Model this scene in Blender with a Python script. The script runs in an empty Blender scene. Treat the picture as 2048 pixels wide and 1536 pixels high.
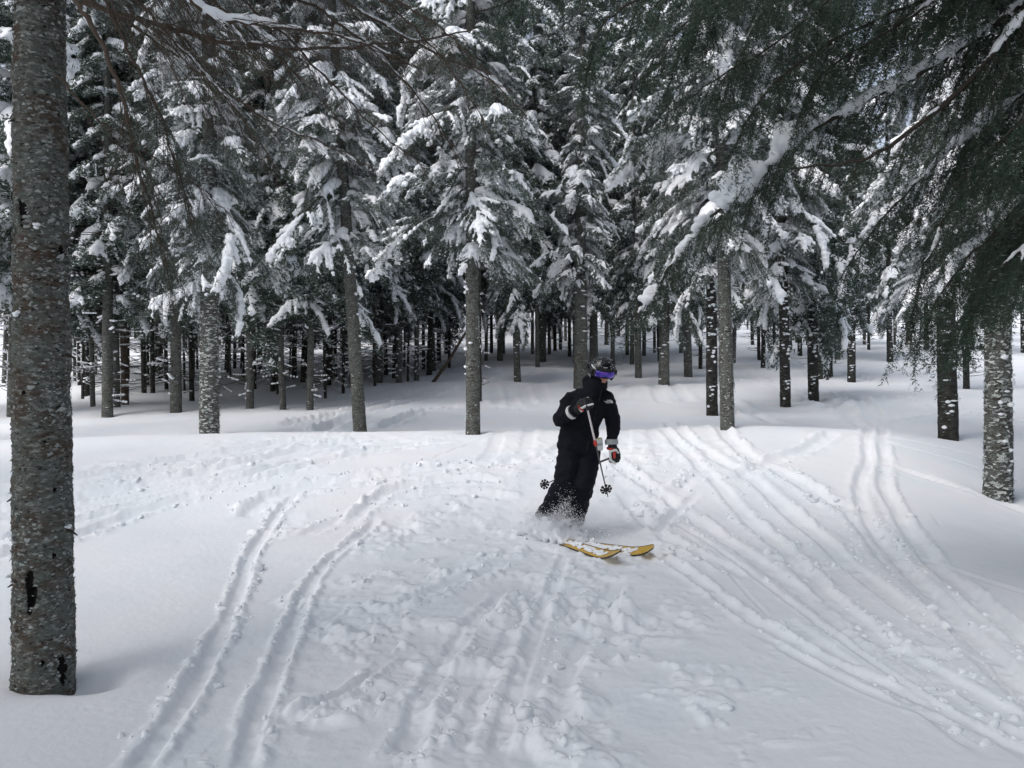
import bpy, bmesh, math, random
import numpy as np
from mathutils import Vector, Matrix, Euler

sc = bpy.context.scene
COL = sc.collection
# ------------------------------------------------------------------ camera, sky, sun, exposure
FPX = 1490.0                        # focal length in pixels of the 2048 wide photograph
cam_d = bpy.data.cameras.new("camera")
cam_d.sensor_width = 36.0
cam_d.lens = FPX / 2048.0 * 36.0
cam_d.clip_start = 0.05
cam_d.clip_end = 600.0
cam = bpy.data.objects.new("camera", cam_d)
cam.rotation_euler = (math.radians(90), 0, 0)
COL.objects.link(cam)
sc.camera = cam

SUN_EL, SUN_AZ = 50.0, 230.0        # azimuth clockwise from +Y (north)
w = bpy.data.worlds.new("World")
sc.world = w
w.use_nodes = True
nt = w.node_tree
nt.nodes.clear()
wo = nt.nodes.new("ShaderNodeOutputWorld")
bg = nt.nodes.new("ShaderNodeBackground")
hs = nt.nodes.new("ShaderNodeHueSaturation")
sky = nt.nodes.new("ShaderNodeTexSky")
sky.sky_type = 'NISHITA'
sky.sun_disc = False
sky.sun_elevation = math.radians(SUN_EL)
sky.sun_rotation = math.radians(SUN_AZ)
sky.air_density = 1.0
sky.dust_density = 5.0
sky.altitude = 800.0
hs.inputs['Saturation'].default_value = 0.50
bg.inputs['Strength'].default_value = 0.15
nt.links.new(sky.outputs[0], hs.inputs['Color'])
nt.links.new(hs.outputs[0], bg.inputs['Color'])
nt.links.new(bg.outputs[0], wo.inputs['Surface'])

sun_d = bpy.data.lights.new("sun", 'SUN')
sun_d.energy = 1.35
sun_d.angle = math.radians(48)
sun_d.color = (1.0, 0.99, 0.975)
sun = bpy.data.objects.new("sun", sun_d)
az = math.radians(SUN_AZ); el = math.radians(SUN_EL)
sd = Vector((math.sin(az) * math.cos(el), math.cos(az) * math.cos(el), math.sin(el)))
sun.rotation_euler = sd.to_track_quat('Z', 'Y').to_euler()
COL.objects.link(sun)

sc.view_settings.view_transform = 'Standard'
sc.view_settings.look = 'None'
sc.view_settings.gamma = 1.0
sc.view_settings.use_curve_mapping = False
sc.view_settings.exposure = 0.42
sc.render.engine = 'CYCLES'
sc.cycles.max_bounces = 8
sc.cycles.diffuse_bounces = 4
sc.cycles.glossy_bounces = 2
sc.cycles.transmission_bounces = 3
sc.cycles.volume_bounces = 6
sc.cycles.use_denoising = True
sc.cycles.use_adaptive_sampling = True
sc.cycles.adaptive_threshold = 0.02
sc.cycles.caustics_reflective = False
sc.cycles.caustics_refractive = False

# ------------------------------------------------------------------ helpers
Z3 = np.array([0, 0, 1.0])
def pt(px, py, d):
    return np.array([(px - 1024) / FPX * d, d, -(py - 768) / FPX * d])

def link(o, parent=None):
    COL.objects.link(o)
    if parent is not None:
        o.parent = parent
    return o

def tag(o, label=None, cat=None, group=None, kind=None):
    if label: o['label'] = label
    if cat: o['category'] = cat
    if group: o['group'] = group
    if kind: o['kind'] = kind
    return o

def empty(name, loc, label, cat, group=None):
    o = bpy.data.objects.new(name, None)
    o.location = tuple(loc)
    o.empty_display_size = 0.2
    COL.objects.link(o)
    return tag(o, label, cat, group)

def mesh_np(name, V, faces, mats, idx=None, smooth=True):
    """faces: list of int arrays (n,3)/(n,4); idx: list of arrays or ints of material index"""
    V = np.asarray(V, dtype=np.float32)
    me = bpy.data.meshes.new(name)
    faces = [np.asarray(f, dtype=np.int32) for f in faces]
    keep = [i for i, f in enumerate(faces) if len(f)]
    fl = [faces[i] for i in keep]
    me.vertices.add(len(V))
    me.vertices.foreach_set("co", V.ravel())
    loops = np.concatenate([f.ravel() for f in fl])
    cnt = np.concatenate([np.full(len(f), f.shape[1], dtype=np.int32) for f in fl])
    st = np.concatenate([[0], np.cumsum(cnt)[:-1]]).astype(np.int32)
    me.loops.add(len(loops))
    me.loops.foreach_set("vertex_index", loops)
    me.polygons.add(len(cnt))
    me.polygons.foreach_set("loop_start", st)
    me.polygons.foreach_set("loop_total", cnt)
    if idx is not None:
        mi = np.concatenate([np.broadcast_to(np.asarray(idx[i], dtype=np.int32), (len(faces[i]),)) for i in keep])
        me.polygons.foreach_set("material_index", mi)
    me.polygons.foreach_set("use_smooth", np.full(len(cnt), bool(smooth)))
    for m in (mats if isinstance(mats, (list, tuple)) else [mats]):
        me.materials.append(m)
    me.update(calc_edges=True)
    me.validate(verbose=False)
    return me

def obj(name, me, parent=None, loc=None):
    o = bpy.data.objects.new(name, me)
    if loc is not None: o.location = tuple(loc)
    if name == 'snow_load': o['kind'] = 'stuff'
    return link(o, parent)

class Geo:
    def __init__(s):
        s.V = []; s.n = 0; s.F = []; s.I = []
    def add(s, V, F, mi=0):
        V = np.asarray(V, dtype=np.float64).reshape(-1, 3)
        F = np.asarray(F, dtype=np.int64)
        if len(F) == 0: return
        s.V.append(V); s.F.append(F + s.n); s.I.append(mi); s.n += len(V)
    def tube(s, pts, rad, k=6, mi=0, cap=True):
        V, F = tube(pts, rad, k)
        s.add(V, F, mi)
        if cap:
            n = len(pts)
            s.F.append(np.array([[s.n - k + j for j in range(k)]]) if k == 4 else np.array([[s.n - k, s.n - k + j, s.n - k + j + 1] for j in range(1, k - 1)]))
            s.I.append(mi)
            b = s.n - n * k
            s.F.append(np.array([[b, b + j + 1, b + j] for j in range(1, k - 1)])); s.I.append(mi)
    def mesh(s, name, mats, smooth=True):
        return mesh_np(name, np.concatenate(s.V), s.F, mats, s.I, smooth)

def tube(pts, rad, k=6, twist=0.0):
    pts = np.asarray(pts, float); n = len(pts)
    rad = np.broadcast_to(np.asarray(rad, float), (n,))
    T = np.gradient(pts, axis=0); T /= np.linalg.norm(T, axis=1)[:, None] + 1e-9
    ref = np.array([0, 0, 1.0]) if abs(T[:, 2]).mean() < 0.8 else np.array([1.0, 0, 0])
    A = np.cross(T, ref); A /= np.linalg.norm(A, axis=1)[:, None] + 1e-9
    B = np.cross(T, A)
    a = np.linspace(0, 2 * np.pi, k, endpoint=False) + twist
    V = pts[:, None, :] + rad[:, None, None] * (np.cos(a)[None, :, None] * A[:, None, :] + np.sin(a)[None, :, None] * B[:, None, :])
    i = np.arange(n - 1)[:, None] * k; j = np.arange(k)[None, :]; j2 = (j + 1) % k
    F = np.stack([i + j, i + k + j, i + k + j2, i + j2], -1).reshape(-1, 4)
    return V.reshape(-1, 3), F

def ico(sub):
    bm = bmesh.new(); bmesh.ops.create_icosphere(bm, subdivisions=sub, radius=1.0)
    V = np.array([v.co[:] for v in bm.verts]); F = np.array([[v.index for v in f.verts] for f in bm.faces])
    bm.free(); return V, F
ICO1, ICO2, ICO3 = ico(1), ico(2), ico(3)

def balls(C, R, ic=ICO2, S=None):
    """many spheres at C (n,3) with radii R (n,) or (n,3)"""
    C = np.asarray(C, float); R = np.asarray(R, float)
    if R.ndim == 1: R = np.repeat(R[:, None], 3, 1)
    V = C[:, None, :] + ic[0][None] * R[:, None, :]
    F = ic[1][None] + (np.arange(len(C)) * len(ic[0]))[:, None, None]
    return V.reshape(-1, 3), F.reshape(-1, 3)

def capsule_pts(p0, r0, p1, r1, sq=(1, 1, 1)):
    p0 = np.asarray(p0, float); p1 = np.asarray(p1, float)
    L = np.linalg.norm(p1 - p0); n = max(2, int(L / (min(r0, r1) * 0.35)) + 1)
    t = np.linspace(0, 1, n)
    C = p0 + (p1 - p0) * t[:, None]; R = r0 + (r1 - r0) * t
    return C, R[:, None] * np.asarray(sq, float)

def remesh(V, F, voxel, mat, smooth=3, deci=None, name="m", fac=0.5):
    tmp = bpy.data.objects.new("tmp", mesh_np("tmp", V, [F], mat))
    COL.objects.link(tmp)
    m = tmp.modifiers.new("r", 'REMESH'); m.mode = 'VOXEL'; m.voxel_size = voxel; m.use_smooth_shade = True
    if smooth:
        s = tmp.modifiers.new("s", 'SMOOTH'); s.iterations = smooth; s.factor = fac
    if deci:
        d = tmp.modifiers.new("d", 'DECIMATE'); d.ratio = deci
    dg = bpy.context.evaluated_depsgraph_get()
    me = bpy.data.meshes.new_from_object(tmp.evaluated_get(dg), depsgraph=dg)
    om = tmp.data
    bpy.data.objects.remove(tmp); bpy.data.meshes.remove(om)
    me.name = name
    me.materials.clear()
    for q in (mat if isinstance(mat, (list, tuple)) else [mat]): me.materials.append(q)
    me.polygons.foreach_set("use_smooth", np.ones(len(me.polygons), bool))
    return me

def me_arrays(me):
    V = np.empty(len(me.vertices) * 3, np.float32); me.vertices.foreach_get("co", V)
    me.calc_loop_triangles()
    T = np.empty(len(me.loop_triangles) * 3, np.int32); me.loop_triangles.foreach_get("vertices", T)
    return V.reshape(-1, 3).astype(float), T.reshape(-1, 3).astype(np.int64)
def me_normals(me):
    N = np.empty(len(me.vertices) * 3, np.float32); me.vertices.foreach_get("normal", N)
    return N.reshape(-1, 3)
def displace(me, fn):
    V = np.empty(len(me.vertices) * 3, np.float32); me.vertices.foreach_get("co", V); V = V.reshape(-1, 3)
    N = me_normals(me)
    V = V + N * fn(V.astype(float))[:, None]
    me.vertices.foreach_set("co", V.astype(np.float32).ravel()); me.update()

# noise -------------------------------------------------------------
def _h(ix, iy, iz, seed):
    with np.errstate(over='ignore'):
        h = (ix.astype(np.uint32) * np.uint32(374761393) + iy.astype(np.uint32) * np.uint32(668265263)
             + iz.astype(np.uint32) * np.uint32(2147483647 - 58) + np.uint32((seed * 974711) & 0xffffffff))
        h ^= h >> np.uint32(13); h *= np.uint32(1274126177); h ^= h >> np.uint32(16)
        h *= np.uint32(2246822519); h ^= h >> np.uint32(15)
    return h.astype(np.float64) / 4294967295.0
def vnoise2(x, y, seed=0):
    xi = np.floor(x).astype(np.int64); yi = np.floor(y).astype(np.int64)
    fx = x - xi; fy = y - yi; fx = fx * fx * fx * (fx * (fx * 6 - 15) + 10); fy = fy * fy * fy * (fy * (fy * 6 - 15) + 10)
    z = np.zeros_like(xi)
    a = _h(xi, yi, z, seed); b = _h(xi + 1, yi, z, seed); c = _h(xi, yi + 1, z, seed); d = _h(xi + 1, yi + 1, z, seed)
    return (a * (1 - fx) + b * fx) * (1 - fy) + (c * (1 - fx) + d * fx) * fy * 1.0
def fbm2(x, y, oct=4, seed=0, gain=0.5):
    s = 0; a = 1; t = 0
    for o in range(oct):
        c, si = math.cos(o * 1.1), math.sin(o * 1.1)
        s = s + a * (vnoise2((x * c - y * si) + 17.3 * o, (x * si + y * c) - 9.1 * o, seed + o) * 2 - 1); t += a
        x = x * 2.03; y = y * 2.03; a *= gain
    return s / t
def vnoise3(p, seed=0):
    i = np.floor(p).astype(np.int64); f = p - i; f = f * f * (3 - 2 * f)
    r = 0
    for dx in (0, 1):
        for dy in (0, 1):
            for dz in (0, 1):
                wgt = (f[:, 0] if dx else 1 - f[:, 0]) * (f[:, 1] if dy else 1 - f[:, 1]) * (f[:, 2] if dz else 1 - f[:, 2])
                r = r + wgt * _h(i[:, 0] + dx, i[:, 1] + dy, i[:, 2] + dz, seed)
    return r * 2 - 1
def lumps2(x, y, cell, seed, dens=.6):
    """rounded lumps: height of the tallest of random domes round each point"""
    u = x / cell; v = y / cell; ui = np.floor(u).astype(np.int64); vi = np.floor(v).astype(np.int64); o = np.zeros_like(ui); best = np.zeros(len(u))
    for dx in (-1, 0, 1):
        for dy in (-1, 0, 1):
            a = ui + dx; b = vi + dy
            cx = a + _h(a, b, o, seed); cy = b + _h(a, b, o, seed + 1); r = .25 + .65 * _h(a, b, o, seed + 2) ** 1.6
            on = _h(a, b, o, seed + 3) < dens; st = .6 + .8 * _h(a, b, o, seed + 4)
            q = 1 - (((u - cx) * st) ** 2 + ((v - cy) / st) ** 2) / r ** 2
            best = np.maximum(best, np.where(on & (q > 0), np.sqrt(np.maximum(q, 0)) * r, 0))
    return best * cell
def sstep(a, b, x):
    t = np.clip((x - a) / (b - a), 0, 1); return t * t * (3 - 2 * t)

def catmull(P, n):
    P = np.asarray(P, float)
    if len(P) == 2:
        t = np.linspace(0, 1, n)[:, None]; return P[0] + (P[1] - P[0]) * t
    Q = np.vstack([2 * P[0] - P[1], P, 2 * P[-1] - P[-2]])
    seg = len(P) - 1; t = np.linspace(0, seg - 1e-6, n); i = t.astype(int); f = (t - i)[:, None]
    a, b, c, d = Q[i], Q[i + 1], Q[i + 2], Q[i + 3]
    return 0.5 * (2 * b + (c - a) * f + (2 * a - 5 * b + 4 * c - d) * f ** 2 + (3 * b - a - 3 * c + d) * f ** 3)

# ------------------------------------------------------------------ materials
def new_mat(name):
    m = bpy.data.materials.new(name); m.use_nodes = True
    n = m.node_tree.nodes; l = m.node_tree.links
    b = n['Principled BSDF']
    return m, n, l, b
def simple(name, col, rough=0.7, spec=0.5, metal=0.0, bump=0.0, scale=100.0, coat=0.0):
    m, n, l, b = new_mat(name)
    b.inputs['Base Color'].default_value = (*col, 1); b.inputs['Roughness'].default_value = rough
    b.inputs['Specular IOR Level'].default_value = spec; b.inputs['Metallic'].default_value = metal
    b.inputs['Coat Weight'].default_value = coat
    if bump:
        g = n.new('ShaderNodeNewGeometry'); t = n.new('ShaderNodeTexNoise'); t.inputs['Scale'].default_value = scale
        t.inputs['Detail'].default_value = 4
        bp = n.new('ShaderNodeBump'); bp.inputs['Strength'].default_value = bump; bp.inputs['Distance'].default_value = 0.01
        l.new(g.outputs['Position'], t.inputs['Vector']); l.new(t.outputs['Fac'], bp.inputs['Height']); l.new(bp.outputs[0], b.inputs['Normal'])
    return m
def noise_node(n, l, vec, scale, detail=4, rough=0.55):
    t = n.new('ShaderNodeTexNoise'); t.inputs['Scale'].default_value = scale
    t.inputs['Detail'].default_value = detail; t.inputs['Roughness'].default_value = rough
    l.new(vec, t.inputs['Vector']); return t.outputs['Fac']
def ramp(n, l, fac, stops):
    r = n.new('ShaderNodeValToRGB'); e = r.color_ramp.elements
    while len(e) < len(stops): e.new(0.5)
    for i, (p, c) in enumerate(stops):
        e[i].position = p; e[i].color = (*c, 1) if len(c) == 3 else c
    l.new(fac, r.inputs['Fac']); return r.outputs['Color']
def mapping(n, l, vec, scale):
    mp = n.new('ShaderNodeMapping'); mp.inputs['Scale'].default_value = scale; l.new(vec, mp.inputs['Vector']); return mp.outputs[0]
def mixc(n, l, fac, a, b):
    m = n.new('ShaderNodeMix'); m.data_type = 'RGBA'
    for s, v in ((m.inputs['Factor'], fac), (m.inputs['A'], a), (m.inputs['B'], b)):
        pass
    ia = [i for i in m.inputs if i.type == 'RGBA']
    fi = m.inputs[0]
    if hasattr(fac, 'node'): l.new(fac, fi)
    else: fi.default_value = fac
    for s, v in zip(ia[:2], (a, b)):
        if hasattr(v, 'node'): l.new(v, s)
        else: s.default_value = (*v, 1)
    return [o for o in m.outputs if o.type == 'RGBA'][0]

def snow_mat(name, fine=1.0):
    m, n, l, b = new_mat(name)
    g = n.new('ShaderNodeNewGeometry')
    n1 = noise_node(n, l, g.outputs['Position'], 0.9, 3)
    col = ramp(n, l, n1, [(0.35, (0.83, 0.865, 0.90)), (0.65, (0.88, 0.885, 0.905))])
    l.new(col, b.inputs['Base Color'])
    b.inputs['Roughness'].default_value = 0.75
    b.inputs['Specular IOR Level'].default_value = 0.25
    n2 = noise_node(n, l, g.outputs['Position'], 60.0, 6, 0.65)
    n3 = noise_node(n, l, g.outputs['Position'], 22.0, 4, 0.6)
    ma = n.new('ShaderNodeMath'); ma.operation = 'MULTIPLY_ADD'; l.new(n2, ma.inputs[0]); ma.inputs[1].default_value = 0.35; l.new(n3, ma.inputs[2])
    bp = n.new('ShaderNodeBump'); bp.inputs['Strength'].default_value = 0.20 * fine; bp.inputs['Distance'].default_value = 0.02
    l.new(ma.outputs[0], bp.inputs['Height']); l.new(bp.outputs[0], b.inputs['Normal'])
    return m
M_SNOW = snow_mat("snow")
M_SNOWT = snow_mat("tree_snow", 0.8)

def bark_mat(name, brown, grey, pale, pale_lo=0.55, pale_hi=0.7, sc_=1.0):
    m, n, l, b = new_mat(name)
    g = n.new('ShaderNodeNewGeometry'); pos = g.outputs['Position']
    v = mapping(n, l, pos, (9 * sc_, 9 * sc_, 17 * sc_))
    a = noise_node(n, l, v, 1.0, 6, 0.6)
    c1 = ramp(n, l, a, [(0.38, brown), (0.55, grey)])
    v2 = mapping(n, l, pos, (34 * sc_, 34 * sc_, 75 * sc_))
    p = noise_node(n, l, v2, 1.0, 5, 0.7)
    f = ramp(n, l, p, [(pale_lo, (0, 0, 0)), (pale_hi, (1, 1, 1))])
    c2 = mixc(n, l, f, c1, pale)
    v3 = mapping(n, l, pos, (50 * sc_, 50 * sc_, 120 * sc_))
    d = noise_node(n, l, v3, 1.0, 4, 0.6)
    df = ramp(n, l, d, [(0.33, (1, 1, 1)), (0.45, (0, 0, 0))])
    c3 = mixc(n, l, df, c2, (0.018, 0.016, 0.014))
    l.new(c3, b.inputs['Base Color'])
    b.inputs['Roughness'].default_value = 0.9; b.inputs['Specular IOR Level'].default_value = 0.15
    bp = n.new('ShaderNodeBump'); bp.inputs['Strength'].default_value = 0.9; bp.inputs['Distance'].default_value = 0.012
    l.new(p, bp.inputs['Height']); l.new(bp.outputs[0], b.inputs['Normal'])
    return m
M_BARK = bark_mat("spruce_bark", (0.055, 0.047, 0.040), (0.10, 0.103, 0.093), (0.26, 0.27, 0.255), 0.49, 0.67)
M_BARKN = bark_mat("old_lichen_bark", (0.050, 0.040, 0.031), (0.070, 0.078, 0.070), (0.15, 0.165, 0.155), 0.56, 0.72, 0.8)
M_BARKD = bark_mat("dark_bark", (0.028, 0.024, 0.022), (0.05, 0.05, 0.046), (0.12, 0.12, 0.12), 0.62, 0.78)
M_BARKR = bark_mat("brown_bark", (0.085, 0.058, 0.040), (0.10, 0.08, 0.065), (0.2, 0.19, 0.18), 0.62, 0.78)
M_CRUST = simple("frosted_lichen", (0.52, 0.545, 0.525), 0.9, 0.2, bump=0.5, scale=160)
M_LICH = simple("grey_lichen", (0.19, 0.21, 0.195), 0.95, 0.15, bump=0.5, scale=160)
M_LICHD = simple("dark_lichen", (0.08, 0.095, 0.08), 0.95, 0.15, bump=0.5, scale=160)
M_TWIGB = simple("brown_twig_wood", (0.088, 0.066, 0.052), 0.9, 0.2, bump=0.4, scale=200)
M_TWIG = simple("twig_wood", (0.052, 0.043, 0.037), 0.9, 0.2, bump=0.4, scale=200)
def needle_mat(name, a, b_, fr=0.0):
    m, n, l, b = new_mat(name)
    g = n.new('ShaderNodeNewGeometry'); oi = n.new('ShaderNodeObjectInfo')
    x = noise_node(n, l, g.outputs['Position'], 3.0, 4)
    c = ramp(n, l, x, [(0.35, a), (0.65, b_)])
    l.new(c, b.inputs['Base Color'])
    b.inputs['Roughness'].default_value = 0.65; b.inputs['Specular IOR Level'].default_value = 0.3
    return m
M_NEED = needle_mat("needles", (0.044, 0.070, 0.051), (0.092, 0.120, 0.097))
M_NEEDD = needle_mat("dark_needles", (0.028, 0.052, 0.034), (0.060, 0.092, 0.064))
M_FROST = simple("frosted_needles", (0.66, 0.69, 0.70), 0.8, 0.2)
# ------------------------------------------------------------------ terrain
DEP = np.array([0, 2, 3.5, 5, 7.2, 9, 10.5, 11.6, 12.5, 13.5, 15, 17, 19, 21, 23, 26, 29, 32, 36, 40, 55, 80, 140.])
CX = np.array([-900, 0, 420, 800, 1024, 1300, 1500, 1700, 1900, 2048, 2900.])
def rz(rows):                                   # photo rows at these depths -> heights
    return [-(r - 768) / FPX * d for r, d in zip(rows, DEP)]
near = [-1.6, -1.57, -1.555, -1.53, -1.42]
def prof(rows, nr=near):
    z = rz([0] * 5 + rows); z[:5] = nr; return z
PROF = np.array([
    prof([960, 915, 885, 887, 882, 860, 835, 812, 800, 788, 768, 752, 745, 728, 712, 690, 665, 630]),
    prof([948, 905, 880, 881, 876, 855, 832, 812, 800, 788, 768, 755, 745, 728, 712, 690, 665, 630]),
    prof([942, 894, 869, 868, 864, 848, 828, 812, 802, 788, 768, 755, 745, 728, 712, 690, 662, 630]),
    prof([940, 890, 865, 865, 863, 846, 824, 808, 796, 780, 764, 752, 742, 726, 708, 680, 655, 620]),
    prof([940, 888, 863, 864, 864, 846, 823, 808, 800, 772, 762, 746, 733, 727, 708, 672, 645, 610]),
    prof([935, 882, 857, 858, 858, 842, 822, 810, 800, 775, 765, 748, 735, 727, 708, 675, 650, 615]),
    prof([930, 880, 853, 853, 850, 838, 822, 806, 792, 778, 765, 752, 738, 726, 706, 682, 658, 620]),
    prof([935, 888, 862, 858, 852, 838, 820, 800, 786, 776, 766, 750, 736, 722, 704, 686, 664, 625]),
    prof([965, 915, 885, 872, 862, 842, 822, 802, 788, 778, 768, 752, 738, 722, 704, 688, 666, 628]),
    prof([990, 945, 905, 882, 866, 846, 824, 806, 792, 780, 768, 752, 738, 722, 704, 688, 666, 628], [-1.6, -1.57, -1.56, -1.54, -1.50]),
    prof([1010, 960, 920, 892, 872, 850, 826, 808, 794, 780, 768, 752, 738, 722, 704, 688, 666, 628], [-1.6, -1.58, -1.57, -1.56, -1.52]),
])
# smooth dense table
_DY = np.concatenate([np.linspace(0, 30, 601), np.linspace(30.2, 140, 300)])
def _pchip(x, y, xs):
    h = np.diff(x); d = np.diff(y) / h; m = np.zeros_like(y)
    for i in range(1, len(y) - 1):
        if d[i - 1] * d[i] > 0:
            w1 = 2 * h[i] + h[i - 1]; w2 = h[i] + 2 * h[i - 1]; m[i] = (w1 + w2) / (w1 / d[i - 1] + w2 / d[i])
    m[0] = d[0]; m[-1] = d[-1]
    i = np.clip(np.searchsorted(x, xs) - 1, 0, len(x) - 2); t = (xs - x[i]) / h[i]
    return ((1 + 2 * t) * (1 - t) ** 2 * y[i] + t * (1 - t) ** 2 * h[i] * m[i] + t * t * (3 - 2 * t) * y[i + 1] + t * t * (t - 1) * h[i] * m[i + 1])
_T1 = np.array([_pchip(DEP, p, _DY) for p in PROF])
_CXD = np.linspace(-900, 2900, 191)
_TAB = np.array([_pchip(CX, _T1[:, j], _CXD) for j in range(_T1.shape[1])]).T        # (191, nY)
_k = np.array([1, 4, 7, 4, 1.]) / 17
for _ in range(3):
    _TAB = np.array([np.convolve(np.pad(_TAB[:, j], 2, mode='edge'), _k, 'valid') for j in range(_TAB.shape[1])]).T

def base_h(X, Y):
    X = np.asarray(X, float); Y = np.asarray(Y, float)
    Yc = np.clip(Y, 0, 139.9)
    px = 1024 + FPX * X / np.maximum(Yc, 1.5)
    px = np.clip(px, -899, 2899)
    a = (px + 900) / 20.0; ai = np.clip(a.astype(int), 0, 189); af = a - ai
    b = np.interp(Yc, _DY, np.arange(len(_DY))); bi = np.clip(b.astype(int), 0, len(_DY) - 2); bf = b - bi
    z = ((_TAB[ai, bi] * (1 - bf) + _TAB[ai, bi + 1] * bf) * (1 - af) + (_TAB[ai + 1, bi] * (1 - bf) + _TAB[ai + 1, bi + 1] * bf) * af)
    z = z + 0.035 * fbm2(X * 0.55, Y * 0.55, 3, 5) * sstep(1.0, 5.0, Y) + 0.14 * fbm2(X * 0.16, Y * 0.2, 3, 11) * sstep(14, 24, Y)
    return z

def hit(px, py):
    """first point of the snow surface seen along a sight line"""
    d = np.concatenate([np.arange(1.5, 30, 0.02), np.arange(30, 139, 0.2)])
    X = (px - 1024) / FPX * d; Zr = -(py - 768) / FPX * d
    g = base_h(X, d)
    i = np.argmax(Zr <= g)
    if Zr[i] > g[i]: i = len(d) - 1
    return X[i], d[i], g[i]

# ski tracks: (points in the photo -> points on the slope), width m, depth m, rim, roughness of rims
TR = []
def track(px, wd=0.11, dp=0.035, rim=0.5, rough=0.3, n=60, chunk=0.0):
    P = np.array([hit(x, y)[:2] for x, y in px])
    TR.append((catmull(P, n), wd, dp * .84, rim, rough, chunk))
# left foreground pair
track([(600, 985), (560, 1025), (528, 1070), (500, 1115), (482, 1170), (452, 1245), (415, 1320), (370, 1400), (322, 1470), (262, 1560)], 0.105, 0.05, 0.5, 0.9, 90, 1.0)
track([(760, 1035), (700, 1085), (655, 1125), (620, 1170), (592, 1240), (562, 1310), (532, 1390), (506, 1460), (478, 1560)], 0.10, 0.05, 0.5, 0.8, 90, 0.8)
track([(770, 1318), (722, 1368), (640, 1412), (530, 1462)], 0.07, 0.04, .6, 0.6, 50, 1.0)
track([(1130, 1110), (1100, 1190), (1062, 1290), (1025, 1400), (990, 1540)], 0.10, 0.03, 0.4, 0.6, 60, 0.5)
track([(1090, 1130), (1060, 1190), (1010, 1290), (960, 1400), (900, 1540)], 0.09, 0.015, 0.4, 0.6, 60, 0.3)
track([(600, 1075), (680, 1040), (790, 1000), (930, 985), (1040, 1000)], 0.16, 0.035, 0.7, 0.9, 60, 0.7)
track([(1010, 1130), (900, 1170), (800, 1205), (740, 1195)], 0.14, 0.035, 0.7, 0.9, 40, 0.8)
track([(1020, 1180), (940, 1260), (880, 1340), (830, 1440), (800, 1540)], 0.12, 0.03, 0.6, 0.8, 60, 0.5)
track([(1240, 1160), (1180, 1260), (1130, 1360), (1120, 1480), (1140, 1560)], 0.12, 0.02, 0.6, 0.8, 60, 0.5)
track([(1500, 1160), (1420, 1120), (1340, 1080), (1280, 1030), (1240, 985)], 0.14, 0.035, 0.7, 0.8, 60, 0.6)
track([(1560, 1230), (1700, 1330), (1860, 1430), (2000, 1530)], 0.12, 0.03, 0.6, 0.7, 60, 0.4)
# left band of tracks across the slope
for dy_, w_, d_ in ((0, .18, .055), (22, .13, .045), (42, .22, .06), (70, .12, .035)):
    track([(-60, 985 + dy_), (150, 958 + dy_), (420, 908 + dy_ * .75), (600, 880 + dy_ * .5), (740, 866 + dy_ * .3)], w_, d_, 0.7, 0.8, 60, 0.4)
track([(-60, 1125), (100, 1088), (240, 1040), (330, 1008), (450, 975), (600, 935), (760, 900), (900, 885)], 0.20, 0.065, 0.8, 0.8, 80, 0.5)
track([(-60, 1095), (120, 1052), (300, 1000), (480, 955), (620, 915)], 0.14, 0.05, 0.8, 0.8, 60, 0.4)
track([(480, 1040), (560, 990), (700, 960), (860, 938), (1000, 925), (1100, 905), (1140, 880)], 0.24, 0.055, 0.8, 1.0, 80, 0.9)
track([(690, 1050), (780, 985), (900, 962), (1010, 960)], 0.14, 0.05, 0.9, 0.9, 50, 0.7)
track([(860, 918), (930, 892), (1000, 866)], 0.05, 0.02, 0.5, 0.4, 40)
track([(745, 900), (860, 880), (980, 866)], 0.05, 0.015, 0.5, 0.4, 40)
# crest fan towards the skier
for x0, x1, y1 in ((1010, 965, 930), (1062, 1040, 915), (1250, 1240, 985), (1292, 1330, 930)):
    track([(x0, 858), ((x0 + x1) / 2 + 4, 890), (x1, y1)], 0.20, 0.022, 0.7, 0.9, 40, 0.6)
# right hand fan
track([(1215, 905), (1254, 946), (1361, 1020), (1482, 1100), (1613, 1193), (1729, 1286), (1892, 1393), (2100, 1520)], 0.16, 0.04, 0.8, 0.7, 90, 0.6)
track([(1335, 845), (1361, 862), (1435, 918), (1501, 955), (1566, 1016), (1640, 1076), (1706, 1137), (1799, 1207), (1920, 1290), (2100, 1430)], 0.17, 0.045, 0.9, 0.6, 90, 0.4)
track([(1290, 858), (1380, 913), (1445, 978), (1501, 1044), (1566, 1100), (1640, 1180), (1780, 1290), (1960, 1400), (2100, 1470)], 0.15, 0.035, 0.8, 0.8, 90, 0.7)
track([(1420, 850), (1454, 871), (1510, 922), (1566, 946), (1650, 997), (1706, 1030), (1752, 1081), (1790, 1130), (1892, 1225), (1980, 1320), (2100, 1440)], 0.20, 0.05, 0.9, 0.8, 90, 1.0)
track([(1738, 853), (1734, 880), (1738, 922), (1720, 974), (1729, 1020), (1752, 1062), (1800, 1120), (1870, 1195), (1962, 1290), (2100, 1420)], 0.14, 0.06, 0.7, 0.5, 90, 0.3)
track([(1765, 853), (1764, 880), (1771, 927), (1768, 969), (1790, 1016), (1827, 1076), (1864, 1127), (1920, 1174), (1985, 1230), (2100, 1330)], 0.14, 0.055, 0.7, 0.5, 90, 0.3)
track([(1470, 965), (1545, 925), (1612, 900), (1670, 864)], 0.20, 0.05, 0.6, 0.7, 50, 0.5)
track([(1776, 932), (1846, 955), (1915, 974), (1971, 992), (2100, 1040)], 0.18, 0.05, 0.6, 0.4, 60, 0.1)
track([(1740, 878), (1850, 905), (1950, 935), (2100, 975)], 0.14, 0.03, 0.6, 0.5, 60, 0.2)
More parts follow.
